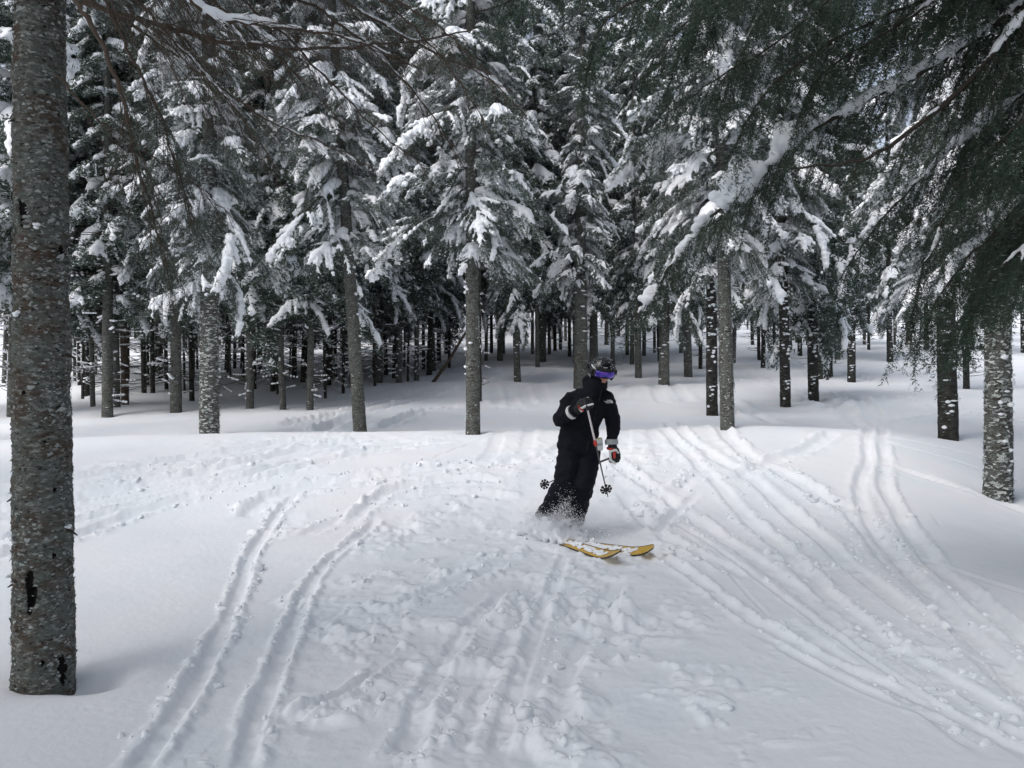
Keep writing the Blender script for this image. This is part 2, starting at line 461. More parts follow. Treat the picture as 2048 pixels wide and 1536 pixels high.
track([(1700, 866), (1850, 888), (2000, 925), (2100, 950)], 0.12, 0.03, 0.6, 0.5, 60, 0.2)
track([(1864, 1127), (1939, 1151), (2100, 1200)], 0.08, 0.02, 0.5, 0.4, 40)
track([(1290, 1090), (1380, 1150), (1454, 1207), (1547, 1267), (1682, 1333), (1799, 1379), (1939, 1450), (2100, 1540)], 0.10, 0.035, 0.8, 0.7, 90, 0.9)
track([(1500, 1260), (1620, 1330), (1760, 1395), (1900, 1450), (2048, 1530)], 0.07, 0.015, 0.6, 0.4, 60)
track([(1366, 1062), (1440, 1130), (1545, 1240)], 0.03, 0.012, 0.5, 0.2, 40)
track([(1300, 1010), (1400, 1075), (1520, 1160), (1680, 1280), (1850, 1400)], 0.05, 0.018, 0.7, 0.5, 60, 0.2)
track([(1705, 1090), (1722, 1135)], 0.03, 0.012, 0.4, 0.1, 20)
track([(1860, 1020), (1885, 1055)], 0.03, 0.012, 0.4, 0.1, 20)
track([(1345, 985), (1400, 950), (1410, 945)], 0.16, 0.05, 0.8, 0.8, 30, 1.0)
track([(1300, 1070), (1350, 1030), (1400, 985)], 0.10, 0.04, 0.8, 0.8, 30, 0.8)
# middle distance
track([(640, 862), (700, 835), (800, 808), (900, 790), (940, 772)], 0.35, 0.11, 0.8, 0.7, 60)
track([(560, 850), (700, 822), (820, 790), (920, 765)], 0.30, 0.10, 0.8, 0.7, 60)
track([(760, 855), (860, 820), (960, 812), (1060, 820)], 0.25, 0.10, 0.8, 0.7, 60)
for a_ in ((960, 1010, 790), (985, 1000, 808), (1010, 1030, 812), (1040, 1060, 808), (1070, 1090, 800), (1260, 1230, 800), (1300, 1330, 806), (1340, 1380, 804)):
    track([(a_[0], 768), ((a_[0] + a_[1]) / 2, 782), (a_[1], a_[2])], 0.34, 0.06, 0.7, 0.9, 30)
track([(1735, 852), (1700, 826), (1640, 800), (1560, 775), (1480, 760)], 0.40, 0.11, 0.8, 0.7, 60)
track([(1760, 850), (1730, 815), (1680, 790), (1500, 745)], 0.35, 0.10, 0.8, 0.7, 60)
track([(1560, 848), (1500, 826), (1460, 800)], 0.30, 0.09, 0.8, 0.7, 40)
track([(900, 742), (980, 745), (1100, 748), (1200, 752)], 0.4, 0.10, 0.9, 0.8, 60)
track([(1480, 716), (1560, 722), (1640, 738), (1740, 760), (1860, 775)], 0.4, 0.08, 0.9, 0.8, 60)

track([(980, 764), (1010, 752), (1060, 744), (1150, 740)], 0.35, 0.10, 0.9, 0.8, 60)
track([(1000, 690), (1080, 700), (1180, 712), (1240, 730)], 0.5, 0.14, 0.9, 0.8, 60)
track([(1900, 760), (1800, 740), (1700, 735), (1560, 712)], 0.45, 0.12, 0.9, 0.8, 60)
track([(1940, 830), (1830, 800), (1740, 795), (1640, 815)], 0.4, 0.09, 0.9, 0.8, 60)
track([(2080, 850), (1960, 825), (1850, 828), (1760, 842)], 0.35, 0.07, 0.9, 0.8, 60)

# churned patches: centre px, radius in m (x, y), amplitude
RZ = []
def rough_zone(px, py, rx, ry, amp, rot=0.0):
    x, y, _ = hit(px, py); RZ.append((x, y, rx, ry, amp, math.radians(rot)))
for a_ in ((800, 1065, .33, .40, .035, 20), (900, 1150, .35, .25, .03, 0), (960, 1130, .3, .3, .025, 0), (720, 1260, .42, .35, .040, 10),
           (600, 1200, .2, .35, .03, 0), (680, 1170, .3, .25, .02, 0), (1180, 1225, .60, .42, .042, -15), (1080, 1160, .30, .4, .035, 0),
           (1280, 1250, .40, .25, .035, -25), (1020, 1240, .3, .4, .035, 0), (880, 1330, .28, .3, .032, 0), (700, 1420, .4, .16, .034, 25),
           (880, 1460, .22, .35, .032, 0), (1110, 1430, .30, .35, .032, 0), (1150, 1500, .22, .3, .03, 0), (1000, 1400, .2, .3, .026, 0), (1020, 1060, .5, .5, .020, 0),
           (900, 1020, .3, .35, .022, 0), (560, 1060, .2, .5, .03, 0), (1300, 1010, .30, .6, .040, -20), (1380, 1100, .2, .3, .02, 0),
           (1150, 930, 1.6, .9, .020, 0), (1300, 900, 1.2, .9, .020, 0), (640, 880, 2.0, .6, .014, 0), (340, 930, 1.8, .6, .014, 0),
           (1600, 1130, .5, .25, .022, -30), (1700, 1270, .4, .2, .022, -30), (1850, 1300, .35, .2, .02, -35), (1690, 1020, .4, .3, .02, -25)):
    rough_zone(*a_)

def tree_wells(X, Y, Zv):
    for (tx, ty, rr, dp) in WELLS:
        m = (abs(X - tx) < rr * 3) & (abs(Y - ty) < rr * 3)
        if m.any():
            r = np.hypot(X[m] - tx, Y[m] - ty)
            Zv[m] -= dp * np.exp(-(r / rr) ** 2)
    return Zv
WELLS = []

def full_h(X, Y):
    X = np.asarray(X, float).ravel(); Y = np.asarray(Y, float).ravel()
    Zv = base_h(X, Y)
    dsp = np.zeros_like(Zv); chunk = np.zeros_like(Zv)
    for (P, wd, dp, rim, rough, ck) in TR:
        reach = wd * 2.2
        lo = P.min(0) - reach; hi = P.max(0) + reach
        ids = np.nonzero((X > lo[0]) & (X < hi[0]) & (Y > lo[1]) & (Y < hi[1]))[0]
        if len(ids) == 0: continue
        best = np.full(len(ids), 1e9); sgn = np.zeros(len(ids)); along = np.zeros(len(ids))
        xs = X[ids]; ys = Y[ids]; acc = 0.0; tot = np.linalg.norm(np.diff(P, axis=0), axis=1).sum()
        for a, b in zip(P[:-1], P[1:]):
            d = b - a; L = np.hypot(*d) + 1e-9
            mm = np.nonzero((xs > min(a[0], b[0]) - reach) & (xs < max(a[0], b[0]) + reach) & (ys > min(a[1], b[1]) - reach) & (ys < max(a[1], b[1]) + reach))[0]
            if len(mm):
                ax = xs[mm] - a[0]; ay = ys[mm] - a[1]
                t = np.clip((ax * d[0] + ay * d[1]) / L ** 2, 0, 1)
                qx = ax - t * d[0]; qy = ay - t * d[1]; r = np.hypot(qx, qy)
                bt = r < best[mm]; k = mm[bt]
                best[k] = r[bt]; sgn[k] = np.sign(d[0] * ay[bt] - d[1] * ax[bt]); along[k] = acc + t[bt] * L
            acc += L
        ok = best < reach
        k = ids[ok]; r = best[ok]; s = sgn[ok]; al = along[ok]
        nz = fbm2(X[k] * 7, Y[k] * 7, 3, 3)
        ww = wd * 0.5 * (1 + 0.35 * nz * rough)
        u = r / ww
        end = sstep(0, 0.25, al) * sstep(0, 0.25, tot - al)
        groove = -dp * (1 - sstep(0.6, 1.25, u)) * (.8 + .5 * nz) * (0.85 + 0.15 * np.cos(np.minimum(u, 1.5) * 2))
        fine = fbm2(X[k] * 26, Y[k] * 26, 3, 8)
        side = np.where(s > 0, 1.0, 0.55)
        rimh = dp * rim * side * np.exp(-((u - 1.5) / 0.5) ** 2) * np.clip(1 + rough * .8 * fine + 0.9 * nz, .1, 2.0)
        dsp[k] = np.minimum(dsp[k], dp * .3) * np.where(u < 1.1, 0.35, 1) + (groove + rimh) * end
        chunk[k] = np.maximum(chunk[k], ck * np.exp(-((u - 1.7) / 0.8) ** 2) * end)
    for (x, y, rx, ry, amp, rot) in RZ:
        m = np.nonzero((abs(X - x) < 1.9 * max(rx, ry)) & (abs(Y - y) < 1.9 * max(rx, ry)))[0]
        if len(m) == 0: continue
        dx = X[m] - x; dy = Y[m] - y; c, s = math.cos(rot), math.sin(rot)
        q = np.hypot((dx * c + dy * s) / rx, (-dx * s + dy * c) / ry) + 0.35 * fbm2(X[m] * 5, Y[m] * 5, 3, 21)
        wgt = 1 - sstep(0.25, 1.35, q)
        xw = X[m] + .03 * fbm2(X[m] * 8, Y[m] * 8, 2, 35); yw = Y[m] + .03 * fbm2(X[m] * 8, Y[m] * 8, 2, 36)
        b1 = fbm2(X[m] * 4.5 + 3, Y[m] * 4.5, 3, 31)
        lm = lumps2(xw, yw, .17, 31, .65) * .55 + lumps2(xw, yw, .075, 33, .7) * .55 + lumps2(xw, yw, .035, 37, .6) * .5
        dsp[m] += wgt * (amp * .9 * b1 + lm * amp / .03 * sstep(-.35, .35, b1 + wgt * .4) * .46 - .3 * amp)
        chunk[m] = np.maximum(chunk[m], wgt * min(1.0, amp / 0.03) * sstep(-.1, .4, b1))
    # wind and old snow relief
    wz = sstep(1.6, 3.0, Y) * (1 - sstep(7.5, 9.5, Y)) * (1 - sstep(.55, 1.15, np.abs((X + .02 * Y - .1) / (1.0 + .12 * Y)) + .35 * fbm2(X * 1.7, Y * 1.7, 3, 61)))
    m1 = fbm2(X * 4.2, Y * 4.2, 4, 63); m2 = fbm2(X * 12, Y * 12, 4, 65)
    kz = np.nonzero(wz > 0)[0]; xw = X[kz] + .03 * m2[kz]; yw = Y[kz] + .03 * m2[kz][::-1]
    dsp[kz] += wz[kz] * (.012 * m1[kz] + .003 * m2[kz] + sstep(-.1, .35, m1[kz]) * (.24 * lumps2(xw, yw, .15, 71, .3) + .42 * lumps2(xw, yw, .06, 73, .45)) - .004)
    chunk = np.maximum(chunk, wz * .35 * sstep(0, .4, m1))
    dsp += 0.0022 * fbm2(X * 6, Y * 6, 4, 41) * sstep(0, 1, 16 - Y) + 0.0009 * fbm2(X * 30, Y * 30, 2, 44) * (Y < 9)
    Zv = Zv + dsp
    Zv = tree_wells(X, Y, Zv)
    return Zv, chunk

# ------------------------------------------------------------------ growing spruce branches
def grow(main, r0, rng, spacing=0.09, side_len=None, ang=(45, 68), droop=0.35, tsp=0.055, tlen=0.11, s0=0.12, tert=True, hang=0.0, planar=0.25):
    """returns list of (pts, r0, r1, level, s)"""
    out = [(main, r0, r0 * 0.25, 0, 0)]
    seg = np.linalg.norm(np.diff(main, axis=0), axis=1); cum = np.concatenate([[0], np.cumsum(seg)]); L = cum[-1]
    s = s0 * L; sg = 1
    while s < L * 0.985:
        i = min(np.searchsorted(cum, s) - 1, len(seg) - 1); i = max(i, 0)
        p = main[i] + (main[i + 1] - main[i]) * (s - cum[i]) / (seg[i] + 1e-9)
        T = (main[i + 1] - main[i]) / (seg[i] + 1e-9)
        S = np.cross(T, Z3); S /= np.linalg.norm(S) + 1e-9
        for sd in ((1, -1) if rng.random() < .75 else (sg,)):
            a = math.radians(rng.uniform(*ang))
            d = math.cos(a) * T + sd * math.sin(a) * S + Z3 * rng.normal(0, planar) - Z3 * hang
            d /= np.linalg.norm(d)
            l = side_len(s / L) * rng.uniform(0.45, 1.25)
            if l < 0.04: continue
            t = np.linspace(0, 1, 5)[:, None]
            q = p + d * t * l - Z3 * (t ** 2) * l * droop * rng.uniform(.5, 1.5) + T * (t ** 2) * l * rng.uniform(-.1, .45) + rng.normal(0, .02 * l, (5, 3)) * t
            r1 = max(0.0018, r0 * 0.28 * (1 - s / L * .6))
            out.append((q, r1, r1 * .35, 1, s / L))
            if tert and l > 0.09:
                sl = tsp; k = 1
                D = q[-1] - q[0]; D /= np.linalg.norm(D); S2 = np.cross(D, Z3); S2 /= np.linalg.norm(S2) + 1e-9
                while sl < l * .97:
                    f = sl / l; jj = min(int(f * 4), 3); pp = q[jj] + (q[jj + 1] - q[jj]) * (f * 4 - jj)
                    tl = min(tlen * rng.uniform(.7, 1.3), (l - sl) * .75 + .03)
                    for s2 in (1, -1):
                        a2 = math.radians(rng.uniform(38, 60))
                        d2 = math.cos(a2) * D + s2 * math.sin(a2) * S2 + Z3 * rng.normal(-.15, .25)
                        d2 /= np.linalg.norm(d2)
                        t3 = np.linspace(0, 1, 3)[:, None]
                        q2 = pp + d2 * t3 * tl - Z3 * t3 ** 2 * tl * droop * .7
                        out.append((q2, r1 * .4, r1 * .2, 2, s / L))
                    sl += tsp * rng.uniform(.8, 1.25)
        sg = -sg
        s += spacing * rng.uniform(.7, 1.3)
    return out

def needles(G, lines, rng, step=0.02, k=5, nl=0.03, nw=0.006, mi=1, mif=2, frost=0.3, lv=(0, 1, 2), s_min=0.25):
    Ps = []; Ts = []
    for (q, a, b, l, s) in lines:
        if l not in lv: continue
        q = np.asarray(q)
        sg = np.linalg.norm(np.diff(q, axis=0), axis=1); L = sg.sum(); n = max(2, int(L / step))
        cum = np.concatenate([[0], np.cumsum(sg)])
        x = np.linspace((s_min if l == 0 else 0.0) * L, L, n)
        pp = np.stack([np.interp(x, cum, q[:, c]) for c in range(3)], 1)
        tt = np.gradient(pp, axis=0) if n > 1 else np.tile(q[-1] - q[0], (n, 1))
        Ps.append(pp); Ts.append(tt)
    if not Ps: return
    P = np.repeat(np.concatenate(Ps), k, 0); T = np.repeat(np.concatenate(Ts), k, 0)
    T /= np.linalg.norm(T, axis=1)[:, None] + 1e-9
    n = len(P)
    R = rng.normal(0, 1, (n, 3)); R -= T * (R * T).sum(1)[:, None]; R /= np.linalg.norm(R, axis=1)[:, None] + 1e-9
    D = T * rng.uniform(.35, 1.0, (n, 1)) + R; D /= np.linalg.norm(D, axis=1)[:, None]
    W = np.cross(D, rng.normal(0, 1, (n, 3))); W /= np.linalg.norm(W, axis=1)[:, None] + 1e-9
    ln = nl * rng.uniform(.7, 1.2, (n, 1)); ww = nw * rng.uniform(.7, 1.3, (n, 1))
    P = P + rng.normal(0, step * .3, (n, 3))
    V = np.stack([P - W * ww * .5, P + W * ww * .5, P + D * ln], 1)
    F = np.arange(n * 3).reshape(-1, 3)
    fr = (D[:, 2] > -0.15) & (rng.random(n) < frost)
    V = V.reshape(-1, 3)
    b = G.n
    G.V.append(V); G.n += len(V)
    G.F.append(F[~fr] + b); G.I.append(mi)
    G.F.append(F[fr] + b); G.I.append(mif)

def wood(G, lines, lv=(0, 1), k=(6, 4, 3), mi=0):
    for (q, a, b, l, s) in lines:
        if l in lv:
            G.tube(q, np.linspace(a, b, len(q)), k[l], mi, cap=False)

def snow_on(lines, rng, amt=1.0, big=0.5, lv=(0, 1), r1=0.03, main_r=0.05, freq=5.0, cover=0.55, off=None):
    """sphere soup lying on top of the twigs"""
    C = []; R = []
    off = rng.uniform(0, 50) if off is None else off
    for (q, a, b, l, s) in lines:
        if l not in lv: continue
        q = np.asarray(q); sg = np.linalg.norm(np.diff(q, axis=0), axis=1); L = sg.sum()
        n = max(3, int(L / 0.022)); cum = np.concatenate([[0], np.cumsum(sg)]); x = np.linspace(0, L, n)
        pp = np.stack([np.interp(x, cum, q[:, c]) for c in range(3)], 1)
        nz = vnoise3(np.stack([pp[:, 0] * freq * .6 + off, pp[:, 1] * freq * .6, pp[:, 2] * freq * .3], 1), 3)
        nz2 = vnoise3(pp * freq * 2.3 + off, 7)
        c = np.clip((nz - (0.5 - cover) * 2) * 1.9 + .28 + .55 * nz2, 0, 1.7)
        st_ = np.abs(np.gradient(pp[:, 2])) / (np.linalg.norm(np.gradient(pp, axis=0), axis=1) + 1e-9)
        if l > 0: c = c * (1 - sstep(.70, .93, st_))
        if l == 0:
            fx = x / L
            r = main_r * (0.25 + 1.0 * c * big + .5 * c) * amt * np.clip(np.minimum(fx * 7, (1 - fx) * 3.2) + .12, 0, 1)
        else:
            f = x / L
            r = r1 * amt * c * (1.15 - .75 * f) * (0.5 + 1.3 * big * (1 - f))
        keep = (r > 0.009) & (c > 0.12)
        pp = pp[keep]; r = r[keep]
        if len(pp) == 0: continue
        pp = pp + Z3 * (r * .62)[:, None] + rng.normal(0, .12, pp.shape) * r[:, None]
        C.append(pp); R.append(np.stack([r, r, r * .85], 1))
    if not C: return np.zeros((0, 3)), np.zeros((0, 3))
    return np.concatenate(C), np.concatenate(R)

def quad_curve(L, rise, droop, bend, rng, n=14):
    t = np.linspace(0, 1, n)
    x = L * (t - 0.12 * t ** 2 * max(0, droop)); z = L * (rise * t - droop * t ** 1.7)
    y = L * bend * np.sin(t * 2.2) + rng.normal(0, .006 * L, n) * t
    return np.stack([x, y, z], 1)

# modules: a 2 m bough along +X, hi detail and low detail
MOD = []
for i in range(9):
    rng = np.random.default_rng(100 + i)
    dr = [0.55, 0.75, 0.95, 0.65, 1.1, 0.85, 1.0, .7, .9][i]
    main = quad_curve(1.9, [.1, .05, .0, .12, -.05, .05, .1, .0, .12][i], dr * .75, rng.uniform(-.22, .22), rng); main[3:] += np.cumsum(rng.normal(0, .014, (11, 3)), 0)
    wd = rng.uniform(.48, .68)
    ln = grow(main, 0.020, rng, 0.085, lambda s, wd=wd: wd * (0.55 + .6 * math.sin(min(1, s * 1.25) * math.pi)) * (1.05 - s) + .10, (42, 66), 0.55, 0.065, 0.12, 0.14)
    G = Geo(); wood(G, ln, (0, 1)); needles(G, ln, rng, 0.026, 4, 0.036, 0.0085, 1, 2, 0.40)
    hi = G.mesh("branch_mesh", [M_TWIG, M_NEED, M_FROST], smooth=False)
    of = 7.3 * i + 2; cv = [.60, .54, .64, .58, .61, .50, .58, .64, .54][i]
    C, R = snow_on(ln, rng, 1.0, [1.0, .5, 1.6, .6, 1.1, .4, 1.3, .8, .6][i], (0, 1), 0.035, 0.052, 3.0, cv, of)
    C2, R2 = snow_on(ln, rng, 1.0, .3, (2,), 0.030, 0.02, 3.0, cv + .03, of)
    C = np.concatenate([C, C2]); R = np.concatenate([R, R2])
    V, F = balls(C, R, ICO1)
    sn = remesh(V, F, 0.0125, M_SNOWT, 2, 0.5, "snow_mesh")
    displace(sn, lambda v: .006 * vnoise3(v * 22, 4) + .0035 * vnoise3(v * 60, 5))
    V, F = balls(C, R * 1.22, ICO1)
    sl = remesh(V, F, 0.042, M_SNOWT, 1, 0.40, "snow_low")
    G2 = Geo(); G2.tube(main, np.linspace(.02, .006, len(main)), 3, 0, cap=False)
    needles(G2, ln, rng, 0.15, 2, 0.115, 0.040, 1, 2, 0.44, (0, 1, 2))
    MOD.append(dict(hi=hi, snow=sn, low=G2, lows=me_arrays(sl)))
    bpy.data.meshes.remove(sl)
print("modules", [(len(m['hi'].polygons), len(m['snow'].polygons), m['low'].n, len(m['lows'][1])) for m in MOD])

def whorls(rng, hb, H, Lmax, sp=0.42, per=4.4, power=0.48):
    """list of (height, azimuth, scale, tilt, module)"""
    out = []; z = hb
    while z < H - 0.3:
        f = (z - hb) / (H - hb)
        L = Lmax * (1 - f) ** power * (1.0 if f > .04 else .8)
        n = int(per + rng.random())
        a0 = rng.uniform(0, 6.28)
        for k in range(n):
            out.append((z + rng.uniform(-.22, .22), a0 + k * 6.283 / n + rng.normal(0, .35), max(.18, L * rng.uniform(.5, 1.2) / 2.0),
                        math.radians(rng.uniform(-6, 24) - 20 * f), int(rng.integers(0, len(MOD)))))
        z += sp * rng.uniform(.8, 1.2) * (1 - .35 * f)
    return out

def bough_matrix(z, azm, s, tilt):
    roll = math.sin(z * 37.7 + azm * 11.3) * .45
    return Matrix.Translation((0, 0, z)) @ Matrix.Rotation(azm, 4, 'Z') @ Matrix.Rotation(tilt, 4, 'Y') @ Matrix.Rotation(roll, 4, 'X') @ Matrix.Diagonal((s, s, s, 1))

CROWNS = []
for i in range(4):
    rng = np.random.default_rng(300 + i)
    G = Geo(); GS = Geo()
    for (z, a, s, tilt, mi) in whorls(rng, 0.0, [13.5, 12.0, 15.0, 13.0][i], [2.2, 1.9, 2.4, 1.8][i], 0.58, 3.7):
        m = np.array(bough_matrix(z, a, s, tilt)); b = MOD[mi]['low']
        Vb = np.concatenate(b.V) @ m[:3, :3].T + m[:3, 3]
        off = G.n; G.V.append(Vb); G.n += len(Vb)
        for f, ix in zip(b.F, b.I): G.F.append(f + off); G.I.append(ix)
        Vs, Fs = MOD[mi]['lows']
        GS.add(Vs @ m[:3, :3].T + m[:3, 3], Fs, 0)
    CROWNS.append((G.mesh("crown_mesh", [M_TWIG, M_NEED, M_FROST], smooth=False), GS.mesh("crown_snow", [M_SNOWT])))
print("crowns", [(len(a.polygons), len(b.polygons)) for a, b in CROWNS])

# ------------------------------------------------------------------ trunks
def trunk_mesh(name, mats, seed, sides=18, rings=150, H=17.0, flakes=700, flake_h=5.0, fl=0.035, crust=0.2, lumps=0, rough=0.05, dia=0.25, twigs=0, twigsnow=0.6, hair=0, curve=0.0):
    """unit diameter at the snow line, real metres upwards"""
    rng = np.random.default_rng(seed)
    G = Geo()
    zs = np.concatenate([np.linspace(-.5, 5, int(rings * .75)), np.linspace(5.1, H, rings - int(rings * .75))])
    a = np.linspace(0, 2 * np.pi, sides, endpoint=False)
    A, ZZ = np.meshgrid(a, zs)
    def prof_r(z): return 0.5 * np.clip(1.0 - z / (H * 1.12), .05, 1.06)
    p3 = np.stack([np.cos(A).ravel() * 2.2, np.sin(A).ravel() * 2.2, ZZ.ravel() * 3.0], 1)
    r = prof_r(ZZ.ravel()) * (1 + rough * vnoise3(p3, seed) + rough * .9 * vnoise3(p3 * np.array([3., 3., 4.]), seed + 1))
    cx = curve * np.sin(ZZ.ravel() * .55 + seed); cy = curve * np.cos(ZZ.ravel() * .4 + seed)
    V = np.stack([np.cos(A).ravel() * r + cx, np.sin(A).ravel() * r + cy, ZZ.ravel()], 1)
    n = len(zs); k = sides
    i = np.arange(n - 1)[:, None] * k; j = np.arange(k)[None, :]; j2 = (j + 1) % k
    G.add(V, np.stack([i + j, i + j2, i + k + j2, i + k + j], -1).reshape(-1, 4), 0)
    # curled flakes of lichen and bark
    if flakes:
        th = rng.uniform(0, 2 * np.pi, flakes); z = rng.uniform(-.1, flake_h, flakes)
        rr = prof_r(z) * 0.985
        w_ = fl / dia * rng.uniform(.5, 1.6, flakes); h_ = fl * rng.uniform(.3, .8, flakes); o = fl / dia * rng.uniform(.15, .55, flakes)
        dth = w_ / rr / 2
        cxx = curve * np.sin(z * .55 + seed); cyy = curve * np.cos(z * .4 + seed)
        def q(t, rad, zz): return np.stack([np.cos(t) * rad + cxx, np.sin(t) * rad + cyy, zz], 1)
        up = rng.random(flakes) < .55
        s = np.where(up, 1, -1)
        mid = rr + o * .55
        v = np.stack([q(th - dth, rr, z), q(th + dth, rr, z), q(th + dth * .9, mid, z + s * h_ * .6), q(th - dth * .8, mid, z + s * h_ * .5), q(th + dth * rng.uniform(-.6, .6, flakes), rr + o, z + s * h_)], 1).reshape(-1, 3)
        b = G.n; G.V.append(v); G.n += len(v)
        base = np.arange(flakes) * 5 + b
        mi = rng.choice([1, 2, 3], flakes, p=[.5 - crust * .3, .5 - crust * .7, crust])
        for m_ in (1, 2, 3):
            s_ = base[mi == m_]
            G.F.append(np.stack([s_, s_ + 1, s_ + 2, s_ + 3], 1)); G.I.append(m_)
            G.F.append(np.stack([s_ + 3, s_ + 2, s_ + 4], 1)); G.I.append(m_)
    Cl = []; Rl = []
    for _ in range(lumps):                        # snow caught on stubs
        z = rng.uniform(.15, 3.6); t = -math.pi / 2 + rng.normal(0, .7); R0 = prof_r(np.array([z]))[0]
        sx = rng.uniform(.03, .06) / dia; 
        Cl.append([math.cos(t) * R0, math.sin(t) * R0, z]); Rl.append([sx, sx * .8, rng.uniform(.012, .035)])
    if lumps:
        v, f = balls(np.array(Cl), np.array(Rl), ICO1); G.add(v, f, 4)
    for _ in range(twigs):                        # dead twigs low on the stem
        z = rng.uniform(.3, 6.0); t = rng.uniform(0, 6.28); L = rng.uniform(.2, .75) / dia * (1 if rng.random() < .6 else 1.8)
        R0 = prof_r(np.array([z]))[0] * .8
        d = np.array([math.cos(t), math.sin(t), 0]); sdv = np.array([-d[1], d[0], 0])
        tt = np.linspace(0, 1, 5)[:, None]
        q_ = d * R0 + d * L * tt + sdv * L * rng.normal(0, .2) * tt ** 2 + Z3 * (z + (rng.uniform(-.35, .15) * tt + rng.uniform(0, .25) * tt ** 2) * L * dia)
        rad = np.linspace(.011, .004, 5) / dia
        Vt, Ft = tube(q_, rad, 4); cz = q_[np.arange(5).repeat(4), 2]; Vt[:, 2] = cz + (Vt[:, 2] - cz) * dia
        G.add(Vt, Ft, 5)
        if rng.random() < .6:
            q2 = q_[2] + (q_[4] - q_[2]) * np.linspace(0, .8, 3)[:, None] + sdv * np.linspace(0, rng.choice([-1, 1]) * L * .45, 3)[:, None]
            Vt, Ft = tube(q2, np.linspace(.006, .003, 3) / dia, 3); cz = q2[np.arange(3).repeat(3), 2]; Vt[:, 2] = cz + (Vt[:, 2] - cz) * dia; G.add(Vt, Ft, 5)
        if rng.random() < twigsnow:
            m_ = 6; s0 = rng.uniform(0, .5); c = q_[0] + (q_[4] - q_[0]) * (s0 + np.linspace(0, .45, m_))[:, None]
            c[:, 2] = np.interp(s0 + np.linspace(0, .45, m_), tt[:, 0], q_[:, 2]) + .008
            v, f = balls(c, np.stack([np.full(m_, .034 / dia), np.full(m_, .034 / dia), rng.uniform(.012, .034, m_)], 1), ICO1); G.add(v, f, 4)
    for _ in range(hair):                         # beard lichen strands
        z = rng.uniform(.6, 5.5); t = rng.uniform(0, 6.28); R0 = prof_r(np.array([z]))[0] * 1.02
        L = rng.uniform(.05, .22); p0 = np.array([math.cos(t) * R0, math.sin(t) * R0, z])
        tt = np.linspace(0, 1, 4)[:, None]
        q_ = p0 + np.array([math.cos(t), math.sin(t), 0]) * .06 * tt / dia * .25 - Z3 * L * tt + np.concatenate([rng.normal(0, .05, (4, 2)), np.zeros((4, 1))], 1) * tt
        Vt, Ft = tube(q_, np.linspace(.006, .002, 4) / dia, 3); cz = q_[np.arange(4).repeat(3), 2]; Vt[:, 2] = cz + (Vt[:, 2] - cz) * dia; G.add(Vt, Ft, 2)
    return G.mesh(name, mats + [M_SNOWT, M_TWIG])
def tm(bark): return [bark, M_LICH, M_LICHD if bark is not M_BARKD else M_BARKD, M_CRUST]
TRK = {
    'plain': trunk_mesh("trunk_mesh", tm(M_BARK), 1, flakes=900, crust=.18, lumps=16),
    'plain2': trunk_mesh("trunk_mesh", tm(M_BARK), 2, flakes=800, crust=.12, lumps=8, curve=.05),
    'stub': trunk_mesh("trunk_mesh", tm(M_BARKD), 3, flakes=500, crust=.10, lumps=46),
    'crust': trunk_mesh("trunk_mesh", [M_BARK, M_LICH, M_CRUST, M_CRUST], 4, sides=22, rings=190, flakes=3000, fl=.05, crust=.48, lumps=30, rough=.08, dia=.3),
    'hair': trunk_mesh("trunk_mesh", [M_BARK, M_LICH, M_LICH, M_CRUST], 5, sides=20, rings=170, flakes=2200, fl=.03, crust=.35, lumps=20, hair=260, rough=.06, dia=.23),
    'twiggy': trunk_mesh("trunk_mesh", tm(M_BARK), 6, sides=12, rings=90, flakes=400, crust=.12, lumps=14, twigs=100, dia=.2),
    'twiggy2': trunk_mesh("trunk_mesh", tm(M_BARK), 16, sides=12, rings=90, flakes=400, crust=.12, lumps=10, twigs=80, dia=.2, curve=.12),
    'dark': trunk_mesh("trunk_mesh", tm(M_BARKD), 7, sides=10, rings=70, flakes=200, crust=.06, lumps=8, twigs=80, dia=.16, curve=.1),
    'dark2': trunk_mesh("trunk_mesh", tm(M_BARKD), 8, sides=10, rings=70, flakes=200, crust=.06, lumps=6, twigs=100, twigsnow=.8, dia=.14, curve=.15),
    'brown': trunk_mesh("trunk_mesh", tm(M_BARKR), 9, sides=12, rings=80, flakes=300, crust=.08, lumps=6, twigs=14, dia=.2, curve=.3),
}
# ------------------------------------------------------------------ the trees in the photograph
G1 = 'trees standing along the crest of the run'
G2 = 'trees in the dense dark stand on the left'
G3 = 'trees on the open slope behind the skier'
G4 = 'trees on the open slope on the right'
S2 = 'slim dark conifer trunk with snowy dead twigs deep in the dense stand on the left'
S3 = 'thin distant conifer trunk on the bright slope far behind the skier'
S4 = 'thin distant conifer on the shaded snow slope on the right side'
